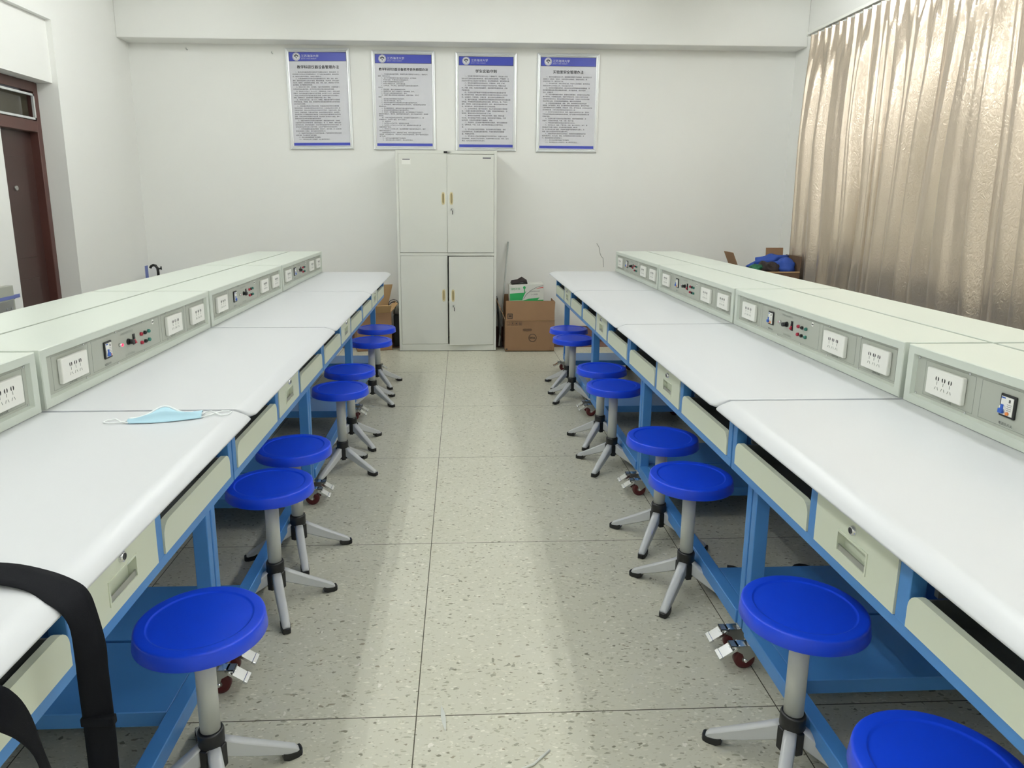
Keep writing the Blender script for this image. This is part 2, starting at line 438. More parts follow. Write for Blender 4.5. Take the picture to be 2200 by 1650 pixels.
# ------------------------------------------------------------ workbench unit
U = 1.2689; ZT = 0.813
def tabletop(t):
    # cross-section in (Y, z): front edge slopes down and rounds under
    prof = [(0.78, 0.813), (0.052, 0.813), (0.044, 0.8126), (0.030, 0.8095), (0.014, 0.8045), (0.006, 0.8005), (0.0012, 0.797), (0.0, 0.7945), (0.002, 0.792), (0.008, 0.7895), (0.02, 0.789), (0.78, 0.789)]
    r = 0.026; W = U-0.014
    xs = [0.0, 0.0015, 0.004, 0.008, 0.014, 0.022, 0.06]; xs = xs + [W-x for x in xs[::-1]]
    bm = bmesh.new(); rings = []
    for x in xs:
        d = min(x, W-x); e = 0 if d >= r else r-math.sqrt(max(r*r-(r-d)**2, 0))
        ring = []
        for y, z in prof:
            k = max(0, 1-y/0.06)
            zz = z
            if d < 0.0015 and y > 0.05: zz = z-0.0008 if z > .8 else z
            ring.append(bm.verts.new((x+0.007, y+e*k, zz)))
        rings.append(ring)
    n = len(prof)
    for A, B in zip(rings, rings[1:]):
        for i in range(n):
            f = bm.faces.new((A[i], A[(i+1) % n], B[(i+1) % n], B[i])); f.smooth = 0 < i < 10
    bm.faces.new(rings[0]); bm.faces.new(rings[-1][::-1])
    m = MB('top'); m.bm.free(); m.bm = bm
    return m.build('tabletop', t)
def rrect(x0, x1, z0, z1, r, top_only=True, seg=6):
    p = [(x0, z0), (x1, z0)]
    for k in range(seg+1):
        a = PI/2*k/seg; p.append((x1-r+r*math.cos(a), z1-r+r*math.sin(a)))
    for k in range(seg+1):
        a = PI/2+PI/2*k/seg; p.append((x0+r+r*math.cos(a), z1-r+r*math.sin(a)))
    return p
def caster(t, x, y):
    c = empty('caster'); c.parent = t; c.location = (x, y, 0)
    # local: wheel axis along X, pedals towards -Y
    b = MB('steel')
    b.cyl((0, 0.03, 0.078), (0, 0.03, 0.088), 0.022, 'chrome', 20); b.box(-0.024, 0.024, 0.005, 0.055, 0.0885, 0.0935, 'steel', 0.001)
    for s in (-1, 1):
        b.prism([(0.048, 0.078), (-0.022, 0.078), (-0.028, 0.062), (-0.010, 0.052), (0.0, 0.030), (0.006, 0.026), (0.014, 0.034), (0.046, 0.060)], s*0.0135, s*0.0155, 'x', 'steel')
    b.box(-0.0155, 0.0155, -0.028, 0.048, 0.0765, 0.0785, 'chrome'); b.box(-0.0165, 0.0165, -0.046, -0.02, 0.070, 0.0785, 'blacksteel', 0.002); b.cyl((-0.019, 0.0, 0.031), (0.019, 0.0, 0.031), 0.005, 'chrome', 6)
    b.build('fork', c)
    b = MB('wheel'); mt = Matrix.Translation((-0.0105, 0, 0.031)) @ Matrix.Rotation(PI/2, 4, 'Y')
    b.lathe([(0.021, 0), (0.028, 0), (0.031, 0.003), (0.031, 0.018), (0.028, 0.021), (0.021, 0.021)], 'wheel', 28, mt)
    b.lathe([(0.006, -0.001), (0.012, 0.001), (0.016, 0.0), (0.021, 0.002), (0.021, 0.019), (0.016, 0.021), (0.012, 0.02), (0.006, 0.022)], 'hubgrey', 28, mt)
    b.build('wheel', c)
    b = MB('chrome')
    rx = Matrix.Translation((0, -0.036, 0.070)) @ Matrix.Rotation(math.radians(34), 4, 'X')
    b.box(-0.021, 0.021, -0.044, 0.006, -0.001, 0.001, rot=rx)
    for k in (-0.009, -0.003, 0.003, 0.009): b.box(k-0.0012, k+0.0012, -0.012, 0.004, 0.001, 0.0025, rot=rx)
    b.box(-0.022, 0.022, -0.054, -0.041, -0.005, 0.003, bev=0.0015, rot=rx)
    b.box(-0.0145, -0.0125, -0.03, 0.02, -0.012, 0.0, rot=rx); b.box(0.0125, 0.0145, -0.03, 0.02, -0.012, 0.0, rot=rx)
    b.build('brake_pedal', c)
    return c
def workbench(full=True):
    t = empty('workbench')
    tabletop(t)
    b = MB('blue'); Y0 = 0.064; ZU = 0.789
    b.box(0.004, U-0.004, Y0, Y0+0.03, 0.613, 0.638, bev=0.0015, seg=1)
    for x0, x1 in ((0.004, 0.031), (0.456, 0.489), (0.779, 0.812), (U-0.031, U-0.004)):
        b.box(x0, x1, Y0, Y0+0.03, 0.636, ZU, bev=0.0015, seg=1)
    for x0, x1 in ((0.004, 0.012), (0.468, 0.476), (0.792, 0.8), (U-0.012, U-0.004)):
        b.box(x0, x1, Y0+0.028, 0.74, 0.613, ZU)
    for x0, x1 in ((0.012, 0.03), (0.45, 0.468), (0.8, 0.818), (U-0.03, U-0.012)):
        b.box(x0, x1, Y0+0.028, Y0+0.07, 0.725, ZU)
    b.box(0.004, U-0.004, 0.735, 0.745, 0.613, ZU)
    b.build('front_frame', t)
    for x in (0.004, U-0.034):
        for y in (0.135, 0.70):
            MB('blue').box(x, x+0.03, y, y+0.04, 0.094, 0.62 if y < .2 else 0.789, bev=0.002, seg=1).build('leg', t)
    b = MB('blue'); b.box(0.034, U-0.034, 0.128, 0.168, 0.094, 0.140, bev=0.0025, seg=1); b.build('foot_beam', t)
    b = MB('blue'); b.box(0.034, U-0.034, 0.70, 0.74, 0.094, 0.140, bev=0.0025, seg=1); b.build('foot_beam', t)
    for x0, x1 in ((0.006, 0.292), (U-0.292, U-0.006)):
        MB('blue').box(x0, x1, 0.1685, 0.6995, 0.097, 0.138, bev=0.002, seg=1).build('foot_shelf', t)
    if full:
        for x0, x1 in ((0.033, 0.454), (0.814, U-0.033)):
            b = MB('cream'); b.prism(rrect(x0, x1, 0.6385, 0.706, 0.03), 0.061, 0.075, 'y', 'cream')
            b.box(x0+0.02, x1-0.02, 0.075, 0.44, 0.642, 0.645, 'slide'); b.box(x0+0.02, x0+0.024, 0.075, 0.44, 0.645, 0.70, 'slide')
            b.box(x1-0.024, x1-0.02, 0.075, 0.44, 0.645, 0.70, 'slide'); b.box(x0+0.02, x1-0.02, 0.44, 0.444, 0.642, 0.704, 'slide')
            b.build('open_drawer', t)
            for xa, xb, xc in ((x0+0.008, x0+0.018, x0+0.0185), (x1-0.018, x1-0.008, x1-0.0185)):
                b = MB('slide'); b.box(xa, xb, 0.10, 0.46, 0.70, 0.735); b.cyl((xc, 0.13, 0.718), (xc+(0.0035 if xc < (x0+x1)/2 else -0.0035), 0.13, 0.718), 0.005, 'chrome', 8); b.build('drawer_slide', t)
        d = MB('cream'); x0, x1, z0, z1 = 0.490, 0.778, 0.6385, 0.781; hx0, hx1, hz0, hz1 = 0.584, 0.684, 0.664, 0.703
        d.box(x0, hx0, 0.061, 0.077, z0, z1); d.box(hx1, x1, 0.061, 0.077, z0, z1); d.box(hx0, hx1, 0.061, 0.077, hz1, z1); d.box(hx0, hx1, 0.061, 0.077, z0, hz0)
        d.box(x0+.01, x1-.01, 0.077, 0.45, 0.645, 0.74, 'slide')
        dr = d.build('lock_drawer', t)
        d = MB('cream'); d.box(hx0, hx1, 0.0765, 0.079, hz0, hz1, 'cream')
        fw = 0.004
        d.box(hx0-fw, hx1+fw, 0.059, 0.0612, hz1, hz1+fw); d.box(hx0-fw, hx1+fw, 0.059, 0.0612, hz0-fw, hz0); d.box(hx0-fw, hx0, 0.059, 0.0612, hz0, hz1); d.box(hx1, hx1+fw, 0.059, 0.0612, hz0, hz1)
        d.box(hx0, hx1, 0.0615, 0.0645, hz0, hz0+0.012, 'steel')
        d.build('recessed_handle', dr)
        d = MB('chrome'); mt = Matrix.Translation((0.634, 0.062, 0.7285)) @ Matrix.Rotation(PI/2, 4, 'X')
        d.lathe([(0.0105, 0), (0.0105, 0.002), (0.0085, 0.0075), (0.0078, 0.008)], 'chrome', 20, mt); d.lathe([(0.0066, 0.0078), (0.0062, 0.0086)], 'darkboard', 16, mt); d.box(0.6332, 0.6348, 0.0530, 0.0536, 0.7245, 0.7325, 'dark')
        d.build('lock', dr)
        caster(t, 0.042, 0.13); caster(t, U-0.042, 0.13)
    caster(t, 0.042, 0.68); caster(t, U-0.042, 0.68)
    return t

# ------------------------------------------------------------ power console
def console(full=True):
    t = empty('power_console'); W0, W1, D, H = 0.010, U-0.010, 0.24, 0.161
    g = 'green'; b = MB(g)
    px0, px1, pz0, pz1, rd = W0+0.026, W1-0.026, 0.0245, 0.1385, 0.011
    if full:
        b.box(W0, W1, rd+0.004, D, 0.0005, H, bev=0.002)
        # face frame with chamfered recess
        def ring(x0, x1, z0, z1, y): return [(x0, y, z0), (x1, y, z0), (x1, y, z1), (x0, y, z1)]
        levels = [ring(W0, W1, 0.0005, H, rd+0.006), ring(W0, W1, 0.0005, H, 0.0025), ring(W0+0.002, W1-0.002, 0.0025, H-0.002, 0.0), ring(px0, px1, pz0, pz1, 0.0), ring(px0+0.004, px1-0.004, pz0+0.004, pz1-0.002, rd)]
        V = [[b.bm.verts.new(p) for p in l] for l in levels]
        for A, B in zip(V, V[1:]):
            for i in range(4): b.bm.faces.new((A[i], A[(i+1) % 4], B[(i+1) % 4], B[i]))
        b.build('housing', t)
        b = MB('panel'); b.box(px0+0.003, px1-0.003, rd, rd+0.003, pz0+0.002, pz1-0.002, 'panel')
        # engraved outlines and printed captions on the panel
        def outline(x0, x1, z0, z1, wd=0.0009):
            for a in ((x0, x1, z0, z0+wd), (x0, x1, z1-wd, z1), (x0, x0+wd, z0, z1), (x1-wd, x1, z0, z1)):
                b.box(a[0], a[1], rd-0.0004, rd, a[2], a[3], 'panel_line')
        for x0, x1 in ((0.075, 0.265), (0.285, 0.765), (0.785, 1.0), (1.025, 1.215)): outline(x0, x1, 0.035, 0.129)
        def T(x, z): return Matrix.Translation((x, rd-0.0006, z)) @ Matrix.Rotation(PI/2, 4, 'X')
        add_text(b, '电源总开关', 0.0085, T(0.352, 0.0395), 'print')
        add_text(b, '多功能实验电源控制台', 0.009, T(0.47, 0.1135), 'panel_line')
        add_text(b, '直流稳压电源输出', 0.0085, T(0.49, 0.0405), 'panel_line')
        for x in (0.15, 0.862, 1.103): add_text(b, '220V~10A', 0.009, T(x, 0.036), 'print')
        b.build('control_panel', t)
        b = MB('chrome')
        for k in range(7):
            x = 0.047+k*(U-0.094)/6
            for z in (0.031, 0.131):
                b_ = MB('chrome'); b_.cyl((x, rd, z), (x, rd-0.0025, z), 0.0033, 'chrome', 10, 0.002); b_.build('screw', t)
        for x0 in (0.100, 0.815, 1.056):
            b = MB('white'); x1 = x0+0.137
            b.box(x0, x1, rd-0.013, rd, 0.047, 0.118, 'white', 0.003)
            so = b.build('socket', t)
            b = MB('dark')
            for k in range(3):
                cx = x0+0.0685+(k-1)*0.0245
                for s in (-1, 1):
                    arc = [(cx+s*(0.003+0.0035*math.sin(PI*j/6)), 0.0945+0.0055*math.cos(PI*j/6)) for j in range(7)]
                    b.prism(arc, rd-0.0136, rd-0.0128, 'y', 'dark')
                b.box(cx-0.0006, cx+0.0006, rd-0.0136, rd-0.0128, 0.0785, 0.087, 'panel_line')
                for s in (-1, 1):
                    mt = Matrix.Translation((cx+s*0.005, 0, 0.0685)) @ Matrix.Rotation(s*math.radians(-25), 4, 'Y')
                    b.box(-0.0006, 0.0006, rd-0.0136, rd-0.0128, -0.004, 0.004, 'panel_line', rot=mt)
            b.build('socket_holes', so)
        b = MB('black'); b.box(0.353, 0.4, rd-0.005, rd, 0.0605, 0.114, 'black', 0.002)
        br = b.build('circuit_breaker', t)
        b = MB('white'); b.box(0.3585, 0.3945, rd-0.0065, rd-0.004, 0.066, 0.1085, 'white')
        b.box(0.382, 0.3865, rd-0.0072, rd-0.006, 0.097, 0.104, 'print'); b.box(0.3595, 0.371, rd-0.0072, rd-0.006, 0.104, 0.107, 'leverblue')
        for k in range(4): b.box(0.378, 0.391, rd-0.0070, rd-0.006, 0.078+k*0.0045, 0.0788+k*0.0045, 'inkgrey')
        b.cyl((0.366, rd-0.0065, 0.081), (0.366, rd-0.009, 0.081), 0.0085, 'white', 18)
        b.build('breaker_face', br)
        b = MB('leverblue'); b.box(0.360, 0.373, rd-0.0145, rd-0.008, 0.069, 0.080, 'leverblue', 0.0015); b.box(0.3625, 0.3705, rd-0.011, rd-0.008, 0.078, 0.090, 'leverblue', 0.001); b.build('lever', br)
        b = MB('orange'); b.cyl((0.382, rd-0.0065, 0.071), (0.382, rd-0.010, 0.071), 0.004, 'orange', 12); b.build('test_button', br)
        b = MB('chrome'); b.cyl((0.459, rd, 0.0855), (0.459, rd-0.008, 0.0855), 0.0065, 'chrome', 16, 0.005); b.build('lamp_bezel', t)
        b = MB('lampred'); mt = Matrix.Translation((0.459, rd-0.0125, 0.0855)) @ Matrix.Rotation(-PI/2, 4, 'X')
        b.lathe([(0.0015, 0), (0.004, 0.001), (0.0048, 0.0045)], 'lampred', 14, mt); b.build('indicator_lamp', t)
        b = MB('black'); b.cyl((0.517, rd, 0.085), (0.517, rd-0.006, 0.085), 0.0105, 'black', 20, 0.010); b.cyl((0.517, rd-0.006, 0.085), (0.517, rd-0.021, 0.085), 0.0088, 'black', 12, 0.0078)
        b.build('knob', t)
        b = MB('black'); b.box(0.5505, 0.5655, rd-0.003, rd, 0.068, 0.104, 'black', 0.001)
        sw = b.build('rocker_switch', t)
        b = MB('redplastic'); b.prism([(rd-0.003, 0.071), (rd-0.0105, 0.0735), (rd-0.004, 0.086), (rd-0.003, 0.086)], 0.5535, 0.5625, 'x', 'redplastic')
        b.prism([(rd-0.003, 0.086), (rd-0.005, 0.087), (rd-0.0035, 0.1), (rd-0.003, 0.1)], 0.5535, 0.5625, 'x', 'black'); b.build('rocker', sw)
        for i, mm in enumerate(('redplastic', 'black', 'tealplastic')):
            for z in (0.0935, 0.0635):
                x = 0.612+i*0.0295
                b = MB(mm); mt = Matrix.Translation((x, rd, z)) @ Matrix.Rotation(PI/2, 4, 'X')
                b.lathe([(0.0065, 0), (0.0062, 0.007), (0.0035, 0.0085), (0.0028, 0.004)], mm, 16, mt)
                j = b.build('terminal_jack', t)
                j['label'] = {'redplastic': 'red round terminal jack', 'black': 'black round terminal jack', 'tealplastic': 'teal round terminal jack'}[mm]
        b = MB('white'); b.cyl((0.713, rd, 0.1185), (0.713, rd-0.001, 0.1185), 0.0085, 'white', 24); b.box(0.7065, 0.7195, rd-0.0016, rd-0.001, 0.1165, 0.1205, 'print')
        b.build('round_badge', t)
    else:
        b.box(W0, W1, 0, D, 0.0005, H, bev=0.002); b.build('housing', t)
        MB('panel').box(px0, px1, -0.001, 0.0, pz0, pz1).build('control_panel', t)
    return t

EDGE = {'left': -0.553, 'right': 0.702}
JF = {'left': 5.641, 'right': 5.691}          # far end of each row
BACKOFF = 0.787
ords = ['nearest camera', 'second from camera', 'third from camera', 'farthest from camera']
bench0 = workbench(True); cons0 = console(True)
benchb = workbench(False); consb = console(False)
usedp = set()
def inst(p):
    if p.name in usedp: return copy_tree(p)
    usedp.add(p.name); return p
for side in ('left', 'right'):
    for k in range(4):               # k=0 nearest
        far = JF[side]-(3-k)*U; near = far-U
        if side == 'right': ox, oy, rz = EDGE['right'], far, -PI/2
        else: ox, oy, rz = EDGE['left'], near, PI/2
        o = inst(bench0); o.location = (ox, oy, 0); o.rotation_euler = (0, 0, rz)
        extra = {('left', 0): ' under the black strap'}.get((side, k), '')
        tag(o, 'white-topped blue workbench in the %s aisle row, %s%s' % (side, ords[k], extra), 'workbench', 'workbenches along the centre aisle')
        c = inst(cons0); s = 1 if side == 'right' else -1
        c.location = (ox+s*0.54, oy, ZT); c.rotation_euler = (0, 0, rz)
        tag(c, 'green-grey power console with sockets along the %s benches, %s' % (side, ords[k]), 'power console', 'power consoles facing the centre aisle')
        wall_ = 'curtain' if side == 'right' else 'door wall'
        if side == 'right' or k > 1:
            for ch in kids(c):
                if ch.name.startswith('indicator_lamp'):
                    ch.material_slots[0].link = 'OBJECT'; ch.material_slots[0].material = M['lampclear']
        # back row, turned round, beyond the consoles
        bx = ox+s*(2*BACKOFF)
        if side == 'right': by, brz = near, PI/2
        else: by, brz = far, -PI/2
        o = inst(benchb); o.location = (bx, by, 0); o.rotation_euler = (0, 0, brz)
        tag(o, 'workbench facing the %s behind the consoles, %s' % (wall_, ords[k]), 'workbench', 'workbenches facing the side walls')
        c = inst(consb); c.location = (bx-s*0.54, by, ZT); c.rotation_euler = (0, 0, brz)
        tag(c, 'pale green console of the back row toward the %s, %s' % (wall_, ords[k]), 'power console', 'power consoles facing the side walls')

# ------------------------------------------------------------ stools
def stool():
    t = empty('stool')
    b = MB('seat'); R_ = 0.1375
    b.lathe([(0.02, 0.406), (R_-0.007, 0.406), (R_+0.004, 0.4045), (R_+0.005, 0.4055), (R_+0.0015, 0.4345), (R_+0.001, 0.4368), (R_-0.0005, 0.4387), (R_-0.0025, 0.4395), (R_-0.005, 0.4398), (0.1155, 0.4398), (0.1145, 0.4397), (0.1125, 0.4385), (0.111, 0.4374), (0.109, 0.437), (0.107, 0.437), (0.05, 0.437), (0.001, 0.437)], 'seat', 64)
    b.build('seat', t)
    b = MB('polegrey'); b.cyl((0, 0, 0.135), (0, 0, 0.4035), 0.0228, 'polegrey', 28); b.build('pole', t)
    b = MB('black')
    b.lathe([(0.024, 0.158), (0.0275, 0.1575), (0.030, 0.152), (0.0295, 0.135), (0.031, 0.105), (0.0315, 0.072), (0.028, 0.066)], 'black', 24)
    for k in range(4):
        mt = Matrix.Rotation(PI/4+k*PI/2, 4, 'Z'); b.box(0.014, 0.034, -0.010, 0.010, 0.062, 0.122, 'black', 0.003, rot=mt)
    b.build('collar', t)
    for k in range(4):
        a = k*PI/2; mt = Matrix.Rotation(a, 4, 'Z')
        bm = MB('leggrey')
        # stations along the leg: r, ztop, zbottom, halfwidth
        st = [(0.024, 0.128, 0.078, 0.0150), (0.05, 0.112, 0.066, 0.0150), (0.10, 0.082, 0.043, 0.0145), (0.16, 0.048, 0.018, 0.0135), (0.190, 0.031, 0.0085, 0.0125), (0.198, 0.022, 0.009, 0.0105)]
        rings = []
        for r, zt, zb, hw in st:
            c = 0.0055; pr = [(-hw, zb+c), (-hw+c, zb), (hw-c, zb), (hw, zb+c), (hw, zt-c), (hw-c, zt-c*.3), (0, zt), (-hw+c, zt-c*.3), (-hw, zt-c)]
            rings.append([bm.bm.verts.new(mt @ Vector((r, y, z))) for y, z in pr])
        n = len(rings[0])
        for A, B in zip(rings, rings[1:]):
            for i in range(n):
                f = bm.bm.faces.new((A[i], A[(i+1) % n], B[(i+1) % n], B[i])); f.smooth = i in (4, 5, 6, 7)
        bm.bm.faces.new(rings[0][::-1]); bm.bm.faces.new(rings[-1])
        lg = bm.build('leg', t)
        f = MB('black')
        st = [(0.158, 0.0255, 0.008, 0.0150), (0.17, 0.0195, 0.002, 0.0153), (0.192, 0.0165, 0.0, 0.0140), (0.2035, 0.0185, 0.001, 0.0110), (0.2065, 0.017, 0.004, 0.007)]
        rings = []
        for r, zt, zb, hw in st:
            rings.append([f.bm.verts.new(mt @ Vector((r, y, z))) for y, z in [(-hw, zb), (hw, zb), (hw, zt), (-hw, zt)]])
        for A, B in zip(rings, rings[1:]):
            for i in range(4): f.bm.faces.new((A[i], A[(i+1) % 4], B[(i+1) % 4], B[i]))
        f.bm.faces.new(rings[0][::-1]); f.bm.faces.new(rings[-1])
        f.build('foot_cap', lg)
    return t
st0 = stool()
SL = [(-.587, 1.458, 29), (-.640, 2.247, 22.5), (-.645, 2.612, 19), (-.614, 3.486, 63), (-.628, 3.893, 45), (-.615, 4.745, 50), (-.635, 5.236, 35)]
SR = [(.795, .975, 50), (.791, 1.456, 58), (.784, 2.262, 52.6), (.800, 2.670, 56.6), (.780, 3.495, 52), (.792, 3.885, 54), (.770, 4.790, 45), (.795, 5.160, 47)]
for side, lst in (('left', SL), ('right', SR)):
    for i, (x, y, a) in enumerate(lst):
        o = st0 if (side == 'left' and i == 0) else copy_tree(st0)
        o.location = (x, y, 0); o.rotation_euler = (0, 0, math.radians(a))
        n = len(lst)
        nm = ['nearest the camera', 'second', 'third', 'fourth', 'fifth', 'sixth', 'seventh', 'eighth'][i]
        if i == n-1: nm = 'farthest, nearest the cardboard box'
        elif i > 0: nm += ' from camera'
        tag(o, 'round blue stool under the %s benches, %s' % (side, nm), 'stool', 'blue stools along the aisle')

# ------------------------------------------------------------ steel cabinet
def cabinet():
    x0, x1, y0, H = -0.5754, 0.3173, 6.456, 1.8
    t = empty('filing_cabinet', (0, 0, 0)); t.location = ((x0+x1)/2, y0, 0)
    W = x1-x0; hw = W/2; D = 0.385
    tag(t, 'tall light grey steel cabinet with four doors against the back wall', 'cabinet')
    b = MB('cabinet')
    b.box(-hw, -hw+0.024, 0, D, 0.005, H, bev=0.002, seg=1); b.box(hw-0.024, hw, 0, D, 0.005, H, bev=0.002, seg=1)
    b.box(-hw+.024, hw-.024, 0, D, H-0.028, H); b.box(-hw+.024, hw-.024, 0, D, 0.005, 0.066); b.box(-hw+.024, hw-.024, 0, D, 0.88, 0.906)
    b.box(-hw+.024, hw-.024, D-0.01, D, 0.06, H-.02); b.box(-hw+.024, hw-.024, 0.03, D-.01, 0.45, 0.46); b.box(-hw+.024, hw-.024, 0.03, D-.01, 1.3, 1.31)
    b.build('body', t)
    def door_(hx, sgn, w_, z0, z1, ang, name_h, lock, hz, plate):
        # hinge at hx, leaf extends sgn*w_
        d = MB('cabinet'); a, c = (0, w_) if sgn > 0 else (-w_, 0)
        d.box(a, c, -0.0035, 0.014, z0, z1, 'cabinet', 0.0015, 1)
        o = d.build('door', t); o.location = (hx, 0, 0); o.rotation_euler = (0, 0, math.radians(ang))
        hxx = sgn*(w_-0.036)
        h = MB('ivory'); mt = Matrix.Translation((hxx, -0.0035, hz)) @ Matrix.Rotation(PI/2, 4, 'X')
        def oval(hwx, hh, n=24): return [(hwx*math.copysign(abs(math.cos(2*PI*i/n))**0.7, math.cos(2*PI*i/n)), hh*math.copysign(abs(math.sin(2*PI*i/n))**0.55, math.sin(2*PI*i/n))) for i in range(n)]
        A = [h.bm.verts.new(mt @ Vector((p[0], p[1], -0.001))) for p in oval(0.0155, 0.056)]
        B = [h.bm.verts.new(mt @ Vector((p[0], p[1], 0.003))) for p in oval(0.0145, 0.055)]
        C_ = [h.bm.verts.new(mt @ Vector((p[0], p[1], 0.003))) for p in oval(0.0095, 0.047)]
        D_ = [h.bm.verts.new(mt @ Vector((p[0], p[1], 0.0005))) for p in oval(0.008, 0.045)]
        for P_, Q in ((A, B), (B, C_), (C_, D_)):
            for i in range(24):
                f = h.bm.faces.new((P_[i], P_[(i+1) % 24], Q[(i+1) % 24], Q[i])); f.smooth = True
        f = h.bm.faces.new(D_); f.material_index = h._mi('ivory_dk')
        h.build('handle', o)
        if lock:
            k = MB('chrome'); zz = hz-0.095
            k.cyl((hxx+0.002, -0.0035, zz), (hxx+0.002, -0.008, zz), 0.009, 'steel', 16)
            k.box(hxx+0.0005, hxx+0.0035, -0.026, -0.008, zz-0.004, zz+0.004, 'blacksteel'); k.box(hxx-0.001, hxx+0.011, -0.024, -0.0225, zz-0.012, zz+0.008, 'black', 0.001)
            k.box(hxx+0.006, hxx+0.012, -0.0235, -0.022, zz-0.045, zz-0.010, 'blacksteel')
            k.build('lock_with_key', o)
        if plate == 'label':
            p = MB('white'); p.box(0.03, 0.108, -0.0045, -0.003, z1-0.09, z1-0.045, 'white'); p.box(0.036, 0.102, -0.005, -0.0044, z1-0.052, z1-0.044, 'inkgrey'); p.build('paper_label', o)
        elif plate == 'mark':
            p = MB('inkgrey'); p.box(-0.1, -0.028, -0.0045, -0.003, z1-0.036, z1-0.026, 'inkgrey'); p.build('maker_strip', o)
        elif plate == 'holder':
            p = MB('cabinet')
            for a_ in ((0.03, 0.115, z1-0.046, z1-0.040), (0.03, 0.115, z1-0.084, z1-0.079), (0.03, 0.036, z1-0.08, z1-0.04), (0.109, 0.115, z1-0.08, z1-0.04)): p.box(a_[0], a_[1], -0.0055, -0.003, a_[2], a_[3])
            p.build('label_holder', o)
        return o
    lw = 0.424; rw = 0.415
    door_(-hw+0.025, 1, lw+0.003, 0.909, 1.771, 0, '', False, 1.387, 'label')
    door_(hw-0.025, -1, rw, 0.909, 1.768, 1.2, '', True, 1.387, 'mark')
    door_(-hw+0.025, 1, lw, 0.068, 0.878, 0, '', False, 0.52, 'holder')
    door_(hw-0.025, -1, rw-0.008, 0.060, 0.874, 4.0, '', True, 0.52, None)
    b = MB('cablack'); b.box(-0.022, 0.03, -0.006, 0.0, H-0.022, H-0.006, 'blacksteel', 0.001); b.box(0.01, 0.045, -0.010, -0.004, H-0.018, H-0.009, 'steel'); b.build('padlock_hasp', t)
cabinet()

